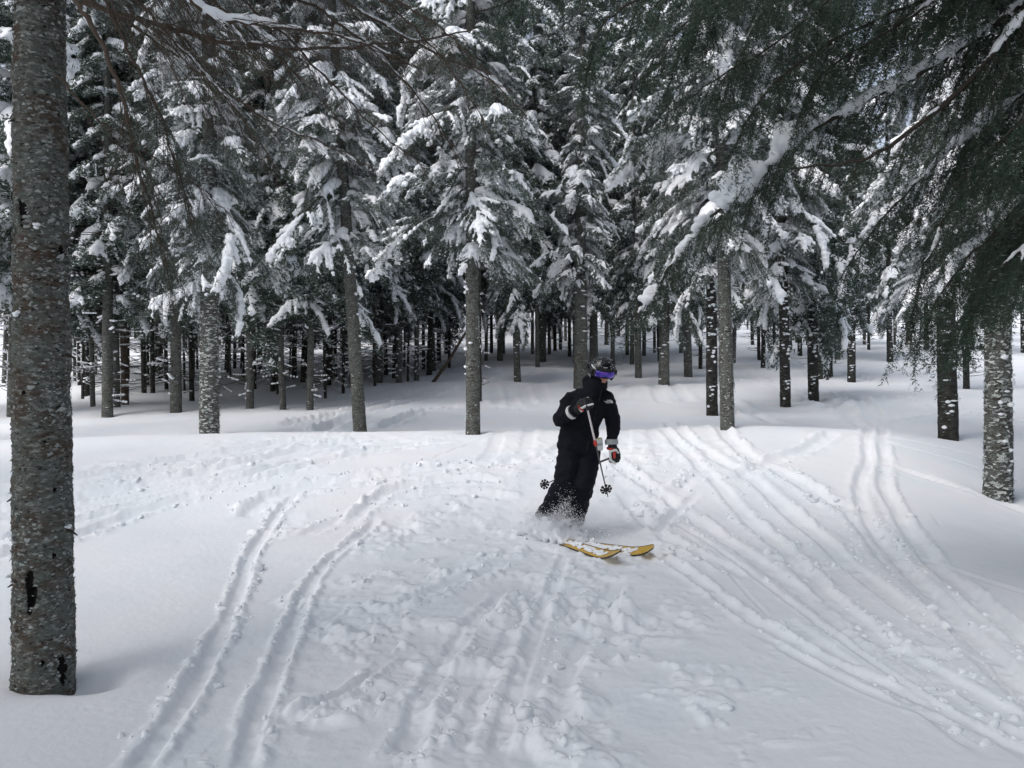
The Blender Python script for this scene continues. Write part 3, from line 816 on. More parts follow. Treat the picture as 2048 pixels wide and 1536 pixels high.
# x, base row, width px, trunk, crown (H = own boughs, number = baked), crown base m, lean x, label, group
TREES = [
    (419, 866, 38, 'crust', 'H', 2.75, 0, 'spruce with pale frost crusted trunk at the crest, left of the leaning grey trunk', G1),
    (719, 863, 27, 'plain2', 'H', 3.7, -.062, 'tall spruce with leaning clean grey trunk at the crest left of centre', G1),
    (946, 864, 29, 'plain', 'H', 3.05, 0, 'spruce with straight grey trunk at the crest just left of the skier', G1),
    (1455, 853, 28, 'hair', 'H', 3.2, -.02, 'spruce with trunk bearded in grey lichen at the crest right of the skier', G1),
    (1996, 990, 50, 'crust', 'H', 3.3, 0, 'thick spruce with shaggy pale lichen trunk at the right edge of the photo', G1),
    (1897, 874, 37, 'stub', 'H', 2.9, -.02, 'spruce with dark trunk and snow tufts just left of the shaggy pale trunk', G1),
    (1424, 828, 23, 'stub', 'H', 3.0, 0, 'spruce with dark straight trunk directly left of the lichen bearded trunk', G4),
    (1571, 811, 21, 'stub', 'H', 3.0, -.01, 'spruce with dark trunk dotted with snow, first right of the lichen bearded trunk', G4),
    (1627, 799, 21, 'stub', 0, 2.6, 0, 'spruce with dark snow dotted trunk in front of a thinner one, mid right', G4),
    (1160, 774, 29, 'plain2', 'H', 3.4, 0, 'spruce with thick grey trunk rising directly behind the skier', G3),
    (1328, 770, 22, 'plain', 3, 2.5, 0, 'spruce with dark trunk on the slope between skier and lichen bearded trunk', G3),
    (1703, 764, 16, 'stub', 1, 2.6, 0, 'spruce with snow dotted trunk standing alone right of the double trunks', G4),
    (1658, 753, 15, 'stub', 2, 2.8, -.02, 'spruce with dark slightly leaning trunk between two snow dotted ones, mid right', G4),
    (1188, 742, 18, 'plain', 1, 3.0, 0, 'spruce trunk just to the right of the thick one behind the skier', G3),
    (1376, 754, 17, 'plain2', 0, 3.0, 0, 'spruce with clean grey trunk midway between skier and lichen bearded trunk', G3),
    (1277, 756, 14, 'plain', 2, 3.0, 0, 'slim spruce trunk first to the right of the skier helmet', G3),
    (1264, 729, 9, 'plain', 3, 3.2, 0, 'thin spruce trunk close behind the slim one right of the helmet', G3),
    (1035, 764, 14, 'plain', 0, 2.6, 0, 'slim grey spruce standing alone on the white roll left of the skier', G3),
    (1085, 724, 14, 'plain2', 1, 2.8, 0, 'spruce on the far white slope between the lone trunk and the skier', G3),
    (1000, 722, 12, 'plain', 2, 2.8, 0, 'spruce on the far white slope right of the straight crest trunk', G3),
    (961, 800, 5, 'dark', 3, 5.0, 0, 'very thin dark stem hugging the right side of the straight crest trunk', G3),
    (1467, 726, 9, 'plain', 1, 2.6, 0, 'thin far trunk peeking out right of the lichen bearded trunk', G4),
    (1518, 719, 7, 'dark', 3, 2.8, 0, 'thinner dark trunk of a far close pair mid right', G4),
    (1526, 736, 9, 'stub', 2, 2.8, 0, 'snow flecked front trunk of a far close pair mid right', G4),
    (1549, 690, 6, 'dark', 0, 3.0, 0, S4, G4),
    (1600, 712, 9, 'stub', 1, 2.8, 0, 'small dark trunk behind the gap between two snow dotted spruces', G4),
    (1641, 758, 11, 'dark', 3, 3.0, 0, 'thin dark trunk tucked behind a snow dotted spruce mid right', G4),
    (1675, 720, 11, 'plain', 0, 2.8, 0, 'grey far trunk between two dark spruces mid right', G4),
    (1684, 691, 6, 'dark', 1, 3.0, 0, S4, G4),
    (1727, 689, 6, 'brown', 2, 3.4, .02, 'thin crooked young trunk on the far slope right of the lone dotted spruce', G4),
    (1780, 724, 12, 'stub', 3, 2.5, 0, 'snow flecked spruce with low twigs left of the hanging near boughs', G4),
    (1789, 690, 5, 'dark', 0, 3.0, 0, S4, G4),
    (1818, 690, 12, 'plain', 1, 2.5, 0, 'far dark spruce half hidden behind the hanging near boughs', G4),
    (1932, 778, 12, 'dark', 2, 2.6, 0, 'dark trunk showing between the two big right hand trunks', G4),
    (2046, 706, 8, 'stub', 3, 2.6, 0, 'far snow flecked trunk at the very right edge', G4),
    (22, 832, 15, 'twiggy', 0, 3.2, 0, 'slim grey spruce left of the big near trunk at the photo edge', G2),
    (215, 831, 21, 'twiggy', 3, 3.0, 0, 'grey twiggy spruce with snow clumps, first right of the big near trunk', G2),
    (234, 813, 13, 'twiggy2', 1, 3.2, 0, 'slim trunk just behind the grey twiggy spruce near the big trunk', G2),
    (247, 808, 15, 'brown', 2, 3.5, -.02, 'brown bent spruce trunk in the dense stand on the left', G2),
    (185, 812, 10, 'twiggy2', 0, 3.4, -.02, 'slim leaning trunk between the big near trunk and the grey twiggy spruce', G2),
    (352, 822, 22, 'twiggy', 'H', 3.5, 0, 'stout grey spruce standing left of the frost crusted trunk', G2),
    (500, 815, 15, 'twiggy', 2, 3.0, 0, 'grey spruce first to the right of the frost crusted trunk', G2),
    (566, 817, 13, 'twiggy2', 1, 3.2, 0, 'grey spruce midway between frost crusted trunk and leaning grey trunk', G2),
    (620, 818, 14, 'twiggy', 0, 3.0, 0, 'grey spruce nearest on the left of the leaning grey trunk', G2),
    (383, 801, 10, 'dark', 3, 3.4, 0, 'dark trunk close on the left of the frost crusted trunk', G2),
    (430, 812, 6, 'dark2', 1, 4.0, 0, 'thin dark stem touching the right side of the frost crusted trunk', G2),
    (173, 790, 13, 'dark', 2, 3.4, 0, 'nearly black trunk close to the right side of the big near trunk', G2),
    (165, 796, 6, 'dark2', 0, 4.0, 0, S2, G2),
    (287, 784, 10, 'dark', 1, 3.4, 0, 'left of a pair of bare black trunks in the left stand', G2),
    (305, 784, 9, 'dark', 0, 3.4, 0, 'right of a pair of bare black trunks in the left stand', G2),
    (320, 764, 12, 'dark2', 2, 3.4, 0, 'black twiggy trunk behind the pair of bare black trunks', G2),
    (456, 745, 8, 'dark', 3, 3.3, 0, S2, G2), (470, 737, 7, 'dark2', 0, 3.3, 0, S2, G2), (482, 738, 4, 'dark2', 1, 4, .03, S2, G2),
    (511, 778, 6, 'dark2', 2, 3.5, 0, S2, G2), (520, 746, 10, 'dark', 3, 3.3, 0, S2, G2), (547, 780, 11, 'dark', 0, 3.3, 0, S2, G2),
    (555, 788, 5, 'dark2', 1, 4.0, 0, S2, G2), (590, 756, 9, 'dark', 2, 3.3, 0, S2, G2), (608, 764, 12, 'dark2', 3, 3.2, 0, S2, G2),
    (650, 797, 6, 'dark2', 0, 3.5, 0, S2, G2), (654, 757, 6, 'dark', 1, 3.5, 0, S2, G2), (664, 758, 4, 'dark2', 2, 4.0, 0, S2, G2),
    (684, 730, 9, 'twiggy2', 3, 3.3, 0, S2, G2),
    (758, 765, 14, 'twiggy2', 0, 3.0, 0, 'snow plastered slim spruce first to the right of the leaning grey trunk', G2),
    (772, 750, 8, 'dark2', 1, 3.3, 0, S2, G2), (787, 757, 7, 'dark', 2, 3.3, 0, S2, G2),
    (798, 765, 13, 'twiggy', 3, 3.0, 0, 'snow flecked spruce between leaning grey trunk and fallen dead trunk', G2),
    (815, 763, 5, 'dark2', 0, 4.2, .02, 'very thin stem just left of the last grey spruce of the left stand', G2),
    (833, 761, 10, 'twiggy', 1, 3.0, 0, 'grey snow flecked spruce near the foot of the slanting dead trunk', G2),
    (847, 739, 7, 'dark', 2, 3.3, 0, S2, G2), (859, 750, 12, 'dark', 3, 3.2, 0, 'stout dark spruce directly above the foot of the slanting dead trunk', G2),
    (877, 725, 9, 'dark2', 0, 3.3, 0, S2, G2), (899, 736, 6, 'dark2', 1, 3.3, 0, S2, G2), (893, 707, 8, 'dark', 2, 3.2, 0, S2, G2),
    (983, 707, 7, 'dark', 0, 3.0, 0, S3, G3), (972, 722, 7, 'plain', 1, 3.0, 0, S3, G3), (1007, 708, 7, 'plain', 2, 3.0, 0, S3, G3),
    (1065, 708, 7, 'plain', 3, 3.0, 0, S3, G3), (1078, 712, 5, 'plain', 0, 3.0, 0, S3, G3), (1099, 708, 7, 'plain', 1, 3.0, 0, S3, G3),
    (1121, 702, 7, 'plain', 2, 3.0, 0, S3, G3), (1140, 713, 7, 'dark', 3, 3.0, 0, S3, G3), (1131, 682, 6, 'plain', 0, 3.0, 0, S3, G3),
    (1213, 690, 9, 'plain', 1, 3.0, 0, S3, G3), (1288, 712, 8, 'plain', 2, 3.0, 0, S3, G3), (1309, 706, 6, 'plain', 3, 3.0, 0, S3, G3),
    (1362, 706, 8, 'plain', 0, 3.0, 0, S3, G3), (1400, 738, 8, 'dark', 1, 3.0, 0, S3, G3), (1505, 690, 7, 'dark', 2, 3.0, 0, S4, G4),
    (1582, 700, 6, 'dark', 3, 3.0, 0, S4, G4), (1615, 690, 6, 'dark', 0, 3.0, 0, S4, G4), (1738, 700, 6, 'dark', 1, 3.0, 0, S4, G4),
    (1660, 690, 5, 'dark', 2, 3.0, 0, S4, G4), (1854, 700, 9, 'dark', 3, 3.0, 0, S4, G4), (1945, 700, 9, 'dark', 0, 3.0, 0, S4, G4), (2010, 712, 10, 'plain', 1, 3.0, 0, S4, G4),
]
PLACED = []; LABQ = []
prng = np.random.default_rng(5)
def add_tree(X, Y, z, dia, trunk, crown, hb, lean, label, group, seed, hs_=1.0, cs=1.0, zs=1.0):
    rng = np.random.default_rng(seed)
    t = empty('spruce_tree', (X, Y, z), label, 'tree', group)
    j_ = 1.0 if crown == 'H' else 3.5
    t.rotation_euler = (rng.normal(0, .006 * j_), lean + rng.normal(0, .004 * j_), 0)
    o = obj('trunk', TRK[trunk] if isinstance(trunk, str) else trunk, t)
    o.scale = (dia, dia, hs_); o.rotation_euler = (0, 0, rng.uniform(-.5, .5) if trunk == 'stub' else rng.uniform(0, 6.28))
    if crown == 'H':
        for (zz, a, s, tilt, mi) in whorls(rng, hb, 14.0, 1.72 * cs, 0.38, 5.0):
            b = obj('branch', MOD[mi]['hi'], t)
            b.matrix_basis = bough_matrix(zz, a, s, tilt)
            sn = obj('snow_load', MOD[mi]['snow'], b)
    elif crown is not None:
        cf, cn = CROWNS[crown]
        a = rng.uniform(0, 6.28); s = rng.uniform(.85, 1.12) * cs
        for nm, me in (('foliage', cf), ('snow_load', cn)):
            c = obj(nm, me, t); c.location = (0, 0, hb); c.rotation_euler = (0, 0, a); c.scale = (s, s, s * zs)
            if nm == 'foliage': c['kind'] = 'stuff'
    PLACED.append((X, Y, dia)); LABQ.append((t, 1024 + FPX * X / max(Y, .1), Y))
    return t

for k, (x, row, wpx, trunk, crown, hb, lean, label, group) in enumerate(TREES):
    X, Y, z = hit(x, row)
    dia = wpx * Y / FPX
    far = Y > 30
    add_tree(X, Y, z, dia, trunk, crown, hb, lean, label, group, 1000 + k, 1.0, .78 if (group in (G3, G4) and Y > 24) else 1.0, 1.25 if (group in (G3, G4) and Y > 24) else 1.0)
    if Y < 24: WELLS.append((X, Y, dia * .95, .06))

# the wood goes on behind: far trees, all individuals
frng = np.random.default_rng(77)
n = 0
for tries in range(900):
    if n >= 150: break
    Y = frng.uniform(27, 90); px = frng.uniform(5, 2200); X = (px - 1024) / FPX * Y
    dens = 1.0 if px < 900 else (.09 if Y < 55 else .6)
    if 900 < px < 1900 and Y < 40: continue
    if frng.random() > dens: continue
    if any((X - a) ** 2 + (Y - b) ** 2 < (1.1 if px < 900 else 3.5) for a, b, _ in PLACED): continue
    z = float(base_h(X, Y))
    left = px < 900
    add_tree(X, Y, z, frng.uniform(.16, .26), ['dark', 'dark2', 'twiggy2'][frng.integers(0, 3)] if left else ['plain', 'dark'][frng.integers(0, 2)],
             int(frng.integers(0, 4)), frng.uniform(2.9, 3.9) if left else frng.uniform(3.6, 4.8), 0,
             'slim dark conifer trunk deep in the dense stand on the left' if left else 'small far off conifer at the back of the snowy slope',
             G2 if left else 'far off trees at the back of the slope', 5000 + n)
    n += 1
# extra slim stems inside the left stand
for tries in range(400):
    if n >= 195: break
    Y = frng.uniform(19, 34); px = frng.uniform(5, 900); X = (px - 1024) / FPX * Y
    if any((X - a) ** 2 + (Y - b) ** 2 < .5 for a, b, _ in PLACED): continue
    rowb = 768 - float(base_h(X, Y)) / Y * FPX
    if rowb > 790: continue
    add_tree(X, Y, float(base_h(X, Y)), frng.uniform(.07, .16), ['dark', 'dark2', 'twiggy2'][frng.integers(0, 3)], int(frng.integers(0, 4)), frng.uniform(3.0, 4.2), 0,
             'slim dark conifer trunk deep in the dense stand on the left', G2, 7000 + n, 1.0, .8)
    n += 1
# unseen wood round the photographer; close trees added and flattened to shade the foreground
BEH = 'unseen spruce behind the photographer'; LFT = 'unseen spruce beyond the left edge of the photo'; RGT = 'unseen spruce beyond the right edge of the photo'
for k, (X, Y, lab, near_) in enumerate(((-4.7, .4, LFT, 1), (-2.7, -1.7, BEH, 1), (-.5, -1.5, BEH, 1), (1.9, -2.3, BEH, 1), (3.2, .2, RGT, 1), (-5.6, -3.2, BEH, 1), (-.6, -5.5, BEH, 2), (-7.8, 6.5, LFT, 0),
                                 (10.5, 9, RGT, 0), (-10.5, 12, LFT, 0), (-14, 17, LFT, 0), (13.5, 14, RGT, 0), (4.4, -5.8, BEH, 2), (-12, 4, LFT, 0), (11, 3.6, RGT, 0), (16, 20, RGT, 0), (7, -1.5, RGT, 2), (-8.5, 1.5, LFT, 2))):
    add_tree(X, Y, float(base_h(X, Y)), .26, 'plain', k % 4, 4.6 if near_ == 1 else 3.6, 0, lab, 'spruces just outside the photo', 9000 + k, .62 if near_ else 1.0, 1.15 if near_ == 1 else 1.0, .33 if near_ == 1 else (.5 if near_ else 1.0))
for k, (x_, d_) in enumerate(((1075, 33), (1110, 41), (1150, 36), (1190, 46), (1225, 34), (1255, 40), (1105, 52), (1170, 55), (1235, 58), (1320, 37), (1040, 46))):
    X = (x_ - 1024) / FPX * d_
    add_tree(X, d_, float(base_h(X, d_)), .2, ['plain', 'dark'][k % 2], k % 4, 4.6, 0, 'small far off conifer at the back of the snowy slope', 'far off trees at the back of the slope', 9500 + k, 1.25, 1.25)

# say where each of the look-alike trunks is found
LM = [(-400, 'the left edge of the photo'), (88, 'the big near trunk'), (215, 'the twiggy grey spruce'), (287, 'the pair of bare black trunks'), (352, 'the stout grey spruce'), (419, 'the frost crusted trunk'), (500, 'the grey spruce right of it'), (620, 'the grey spruce beside the leaning trunk'), (719, 'the leaning grey trunk'), (798, 'the snow flecked left stand spruce'),
      (859, 'the fallen stem foot'), (946, 'the straight crest trunk'), (1035, 'the lone slim trunk'), (1160, 'the trunk behind the skier'), (1277, 'the slim trunk right of the helmet'), (1376, 'the clean trunk right of the skier'),
      (1455, 'the lichen bearded trunk'), (1571, 'the first dotted trunk'), (1627, 'the paired dotted trunk'), (1703, 'the lone dotted trunk'), (1780, 'the spruce with low twigs'), (1897, 'the dark tufted trunk'), (1996, 'the shaggy pale trunk')]
LM[[q[0] for q in LM].index(500)] = (500, 'the grey spruce beside the crusted trunk')
KINDS_ = {S2: 'slim black stem', S3: 'thin pale far trunk', S4: 'thin dark far trunk', 'slim dark conifer trunk deep in the dense stand on the left': 'deep dark trunk', 'small far off conifer at the back of the snowy slope': 'small far off conifer'}
ORD = ['first', 'second', 'third', 'fourth', 'fifth', 'sixth', 'seventh', 'eighth', 'ninth', 'tenth', 'eleventh', 'twelfth', 'thirteenth', 'fourteenth', 'fifteenth', 'sixteenth', 'seventeenth', 'eighteenth', 'nineteenth', 'twentieth']
bins = {}
for (t, px, Y) in LABQ:
    if t['label'] in KINDS_:
        li = max([i for i, q in enumerate(LM) if q[0] <= px] or [0]); bins.setdefault((KINDS_[t['label']].replace('deep', 'farthest' if Y > 48 else 'deep'), li), []).append((px, t))
for (kd, li), v in bins.items():
    v.sort(key=lambda q: q[0])
    for i, (px, t) in enumerate(v):
        t['label'] = '%s %s to the right of %s' % (ORD[min(i, 19)], kd, LM[li][1]) if px > 0 else '%s standing beyond the left edge of the photo' % kd

# ------------------------------------------------------------------ big near trunk
x0, y0, z0 = hit(88, 1358)
d0 = 106 * y0 / FPX
near_tree = empty('spruce_tree', (x0, y0, z0), 'big near spruce with rough lichen covered trunk at the left edge of the photo', 'tree')
near_tree.rotation_euler = (0, -.006, .0)
def near_trunk():
    rng = np.random.default_rng(4)
    G = Geo(); sides = 140
    zs = np.concatenate([np.linspace(-.3, 3.9, 460), np.linspace(3.95, 12, 60)])
    a = np.linspace(0, 2 * np.pi, sides, endpoint=False); A, ZZ = np.meshgrid(a, zs); A = A.ravel(); Zf = ZZ.ravel()
    R0 = lambda z: d0 / 2 * np.interp(z, [-.3, .1, .6, 3.3, 12], [1.06, 1.02, .98, .84, .3])
    p = np.stack([np.cos(A), np.sin(A), Zf / .155], 1) * .155
    pl = np.stack([np.cos(A) * .155, np.sin(A) * .155, Zf * 2.0], 1)
    r = R0(Zf) + .008 * vnoise3(p * 6, 1) + .006 * vnoise3(pl * 26, 2) + .0055 * np.abs(vnoise3(pl * 60, 3)) + .004 * vnoise3(pl * 120, 4)
    wound = np.zeros(len(r), bool)
    for (tz, ta, rz_, ra) in ((.50, -1.48, .11, .15), (.47, -1.38, .06, .2), (.07, -.38, .10, .16), (.66, -.65, .02, .08), (1.0, -.6, .02, .07), (2.42, -1.75, .08, .2), (2.24, -.18, .05, .24), (.12, -1.05, .015, .07), (1.5, -1.7, .02, .08), (1.25, -.95, .012, .05)):
        dd = np.hypot((Zf - tz) / rz_, (((A + math.pi) % (2 * math.pi) - math.pi) - ta) / ra) + .45 * vnoise3(p * 40, 9)
        r -= .020 * (1 - sstep(.5, 1.1, dd)); wound |= dd < .82
    V = np.stack([np.cos(A) * r, np.sin(A) * r, Zf], 1)
    n_ = len(zs); k = sides
    i = np.arange(n_ - 1)[:, None] * k; j = np.arange(k)[None, :]; j2 = (j + 1) % k
    FF = np.stack([i + j, i + j2, i + k + j2, i + k + j], -1).reshape(-1, 4); wf = wound[FF].sum(1) >= 2
    me = mesh_np("near_trunk", V, [FF], [M_NEARBARK, M_BARKDARK], [wf.astype(np.int32)])
    # flakes
    G = Geo(); nf = 11000
    th = rng.uniform(0, 2 * np.pi, nf); z = rng.uniform(-.02, 4.0, nf)
    dens = vnoise3(np.stack([np.cos(th) * .5, np.sin(th) * .5, z * 1.2], 1) * 2.2, 14)
    keep = rng.random(nf) < .35 + .6 * sstep(-.3, .3, dens); th = th[keep]; z = z[keep]
    for (tz, ta, rz_, ra) in ((.50, -1.48, .10, .14), (.07, -.38, .09, .15), (2.42, -1.75, .07, .18), (2.24, -.18, .045, .2)):
        kk_ = np.hypot((z - tz) / rz_, (((th + math.pi) % (2 * math.pi) - math.pi) - ta) / ra) > 1; th = th[kk_]; z = z[kk_]
    nf = len(z)
    rr = R0(z) + .002
    sc_ = rng.lognormal(0, .45, nf); w_ = .013 * sc_; h_ = .0075 * sc_ * rng.uniform(.6, 1.4, nf); o = .005 * sc_ * rng.uniform(.2, 1.2, nf); dth = w_ / rr / 2
    q = lambda t, rad, zz: np.stack([np.cos(t) * rad, np.sin(t) * rad, zz], 1)
    s = np.where(rng.random(nf) < .6, 1, -1)
    v = np.stack([q(th - dth, rr, z), q(th + dth, rr, z + s * .002), q(th + dth * .9, rr + o * .5, z + s * h_ * .6), q(th - dth * .8, rr + o * .6, z + s * h_ * .5), q(th + dth * rng.uniform(-.6, .6, nf), rr + o, z + s * h_)], 1).reshape(-1, 3)
    G.V.append(v); G.n = len(v); base = np.arange(nf) * 5
    fr = sstep(-.9, .3, np.cos(th + .15)) # lichen is palest on the windward (right) side
    mi = np.where(rng.random(nf) < .10 + .55 * fr ** 2, 2, np.where(rng.random(nf) < .5, 1, 0))
    for m_ in (0, 1, 2):
        s_ = base[mi == m_]
        G.F.append(np.stack([s_, s_ + 1, s_ + 2, s_ + 3], 1)); G.I.append(m_); G.F.append(np.stack([s_ + 3, s_ + 2, s_ + 4], 1)); G.I.append(m_)
    fl = G.mesh("lichen_flakes", [M_NEARBARK, M_LICHD, M_LICHN])
    G = Geo()
    for (tz, ta, L) in ((.95, -3.0, .05), (.50, -3.05, .05), (.78, -.12, .07), (.62, -.1, .03), (.30, -1.9, .03), (1.7, -.05, .06), (2.2, -3.1, .07), (1.32, -2.9, .03), (2.9, -2.2, .04)):
        rr0 = R0(np.array([tz]))[0] - .01; d = np.array([math.cos(ta), math.sin(ta), 0]); t = np.linspace(0, 1, 4)[:, None]
        G.tube(d * (rr0 + L * t) + Z3 * (tz - .4 * L * t ** 2), np.array([.014, .009, .006, .003]), 6, 0)
    st = G.mesh("stubs", [M_TWIG])
    C = []; R = []
    for (tz, ta, r_) in ((.99, -2.9, .018), (.54, -2.95, .022), (.80, -.15, .016), (1.9, -1.9, .016), (2.35, -1.2, .014)):
        rr0 = R0(np.array([tz]))[0] + .008
        for q_ in range(5):
            C.append([math.cos(ta) * rr0 + rng.normal(0, .008), math.sin(ta) * rr0 + rng.normal(0, .008), tz + rng.uniform(-.008, .012)]); R.append(np.array([1, 1, .7]) * r_ * rng.uniform(.5, 1))
    v, f = balls(np.array(C), np.array(R), ICO2)
    sn = mesh_np("snow_caught", v, [f], M_SNOWT)
    return me, fl, st, sn
M_NEARBARK = bark_mat("near_bark", (0.082, 0.062, 0.049), (0.108, 0.119, 0.107), (0.29, 0.305, 0.29), 0.50, 0.68, .65)
M_BARKDARK = simple("dark_wound", (0.014, 0.012, 0.012), 0.95, 0.1, bump=0.8, scale=120)
M_LICHN = simple("pale_lichen", (0.33, 0.35, 0.34), 0.95, 0.15, bump=0.5, scale=160)
me, fl, st, sn = near_trunk()
tr = obj('trunk', me, near_tree)
f_ = obj('lichen', fl, tr); f_['kind'] = 'stuff'
obj('branch_stub', st, tr); obj('snow_patch', sn, tr)
WELLS += [(x0 + .05, y0 + .02, .20, .06), (x0 + .29, y0 + .02, .13, .13)]

# ------------------------------------------------------------------ near boughs
def hero(tree, pts, r0, seed, need=True, snow=1.0, kw=None, nk=None, sk=None, dark=True, lv=(0, 1, 2), n=34, mounds=()):
    rng = np.random.default_rng(seed)
    P = np.array([pt(*p) for p in pts]); main = catmull(P, n); main[1:] += rng.normal(0, .006, (n - 1, 3))
    kk = dict(spacing=.075, side_len=lambda s: .42 * (1.08 - s) + .10, ang=(35, 65), droop=.8, tsp=.06, tlen=.13, s0=.1, hang=.25); kk.update(kw or {})
    ln = grow(main, r0, rng, **kk)
    G = Geo(); wood(G, ln, (0, 1), k=(8, 4, 3))
    for (q, a, b, l, s) in ln:
        if l == 2: G.tube(np.asarray(q)[[0, 2]], [a, b], 3, 0, cap=False)
    if need:
        q = dict(step=.0085, k=4, nl=.021, nw=.0042, frost=.10); q.update(nk or {})
        needles(G, ln, rng, mi=1, mif=2, **q)
    base = np.array(tree.location)
    for i in range(len(G.V)): G.V[i] = G.V[i] - base
    o = obj('branch', G.mesh('near_branch', [M_TWIG if dark else M_TWIGB, M_NEEDD if dark else M_NEED, M_FROSTD], smooth=False), tree)
    if snow:
        s_ = dict(big=.5, lv=(0, 1), r1=.016, main_r=.028, freq=4.0, cover=.42); s_.update(sk or {})
        C, R = snow_on(ln, rng, snow, **s_)
        for (mx, my, mr, el_) in mounds:
            px_ = 1024 + FPX * main[:, 0] / main[:, 1]; py_ = 768 - FPX * main[:, 2] / main[:, 1]
            j = int(np.argmin((px_ - mx) ** 2 + (py_ - my) ** 2)); j0, j1 = max(0, j - 1), min(n - 1, j + 1); tdir = (main[j1] - main[j0]) / np.linalg.norm(main[j1] - main[j0])
            for q_ in range(34):
                tt = rng.normal(0, .45); C = np.vstack([C, main[j] + tdir * tt * mr * el_ + Z3 * mr * (.55 * (1 - abs(tt)) + .15) + rng.normal(0, .22, 3) * mr]); R = np.vstack([R, np.array([1, 1, .9]) * mr * rng.uniform(.4, .62) * (1.1 - .45 * min(1.6, abs(tt)))])
        if len(C) > 20:
            V, F = balls(C - base, R, ICO1)
            me_ = remesh(V, F, .0095, M_SNOWT, 3, .5, 'near_snow'); displace(me_, lambda v: .005 * vnoise3(v * 24, 4) + .003 * vnoise3(v * 70, 5)); obj('snow_load', me_, o)
    return o, ln, G.n
M_FROSTD = simple("dusted_needles", (0.30, 0.34, 0.33), 0.8, 0.2)
tot = 0
TX = 88
bare = dict(spacing=.055, side_len=lambda s: .34 * (1.1 - s) + .12, ang=(22, 50), droop=.35, tsp=.07, tlen=.12, s0=.15, hang=.22, planar=.35)
bn = dict(step=.03, k=2, nl=.014, nw=.003, frost=.35, lv=(2,))
near_tree_pts = [
    ([(TX, -300, 3.8), (360, -60, 4.0), (480, 40, 4.1), (600, 150, 4.2), (700, 260, 4.3)], .009, .4, True),
    ([(TX, -460, 3.8), (620, -90, 4.2), (780, 10, 4.3), (900, 130, 4.4), (980, 260, 4.5)], .010, .4, True),
    ([(TX, -200, 3.8), (260, -20, 3.7), (380, 110, 3.8), (470, 210, 3.9), (560, 340, 4.0)], .008, .4, True),
    ([(TX, -40, 3.72), (220, 20, 3.8), (330, 52, 3.9), (420, 76, 4.0), (540, 96, 4.1), (700, 98, 4.3), (860, 82, 4.5), (960, 60, 4.6)], .017, 1.0, True),
    ([(TX, -260, 3.72), (330, -40, 3.7), (440, 35, 3.8), (520, 50, 3.9), (600, 62, 4.0), (720, 85, 4.2), (850, 140, 4.4)], .014, 1.0, True),
    ([(TX, -60, 3.72), (150, -8, 3.66), (185, 40, 3.6), (215, 100, 3.6), (245, 175, 3.6), (262, 240, 3.65), (278, 320, 3.7), (300, 390, 3.7), (322, 470, 3.75), (345, 545, 3.8)], .0155, .7, True),
    ([(TX, -90, 3.76), (200, -20, 3.8), (240, 45, 3.8), (270, 115, 3.8), (298, 170, 3.8), (325, 230, 3.8), (360, 330, 3.85), (392, 450, 3.9)], .012, .7, True),
    ([(TX + 30, 150, 3.72), (200, 235, 3.75), (290, 300, 3.8), (380, 360, 3.9), (460, 430, 4.0)], .006, .6, True),
    ([(TX, -420, 3.8), (500, -60, 4.3), (640, 20, 4.4), (760, 110, 4.5), (860, 220, 4.7), (930, 330, 4.8)], .012, .6, True),
    ([(TX, -60, 3.8), (300, 70, 3.9), (420, 160, 4.0), (560, 250, 4.2), (680, 300, 4.3), (760, 350, 4.4)], .008, .5, True),
    ([(TX, -480, 3.8), (600, -80, 4.6), (720, 20, 4.7), (860, 100, 4.8), (980, 160, 4.9), (1060, 240, 5.0)], .012, .5, True),
    ([(TX, -380, 3.8), (420, -60, 4.4), (560, 60, 4.5), (680, 180, 4.6), (780, 280, 4.8), (860, 340, 4.9)], .010, .5, True),
    ([(TX, -520, 3.8), (560, -130, 4.1), (760, -20, 4.2), (900, 70, 4.3), (1000, 180, 4.4)], .010, .5, True),
]
for i, (p, r, s_, nd) in enumerate(near_tree_pts):
    kk = dict(bare)
    if i in (5, 6): kk.update(side_len=lambda s: .14 + .26 * s, s0=.45, hang=.55)
    o, ln, nn = hero(near_tree, p, r, 37 + i, nd, s_, kk, bn if i not in (5, 6) else dict(bn, k=4, step=.010), dict(cover=.62, main_r=.021, r1=.009, big=.3, freq=6), False)
    tot += nn
# crown of the near tree above the frame
rng = np.random.default_rng(9)
for (zz, a, s, tilt, mi) in whorls(rng, 5.0, 12.5, 2.2, .55, 4):
    b = obj('branch', MOD[mi]['hi'], near_tree); b.matrix_basis = bough_matrix(zz, a, s, tilt); obj('snow_load', MOD[mi]['snow'], b)

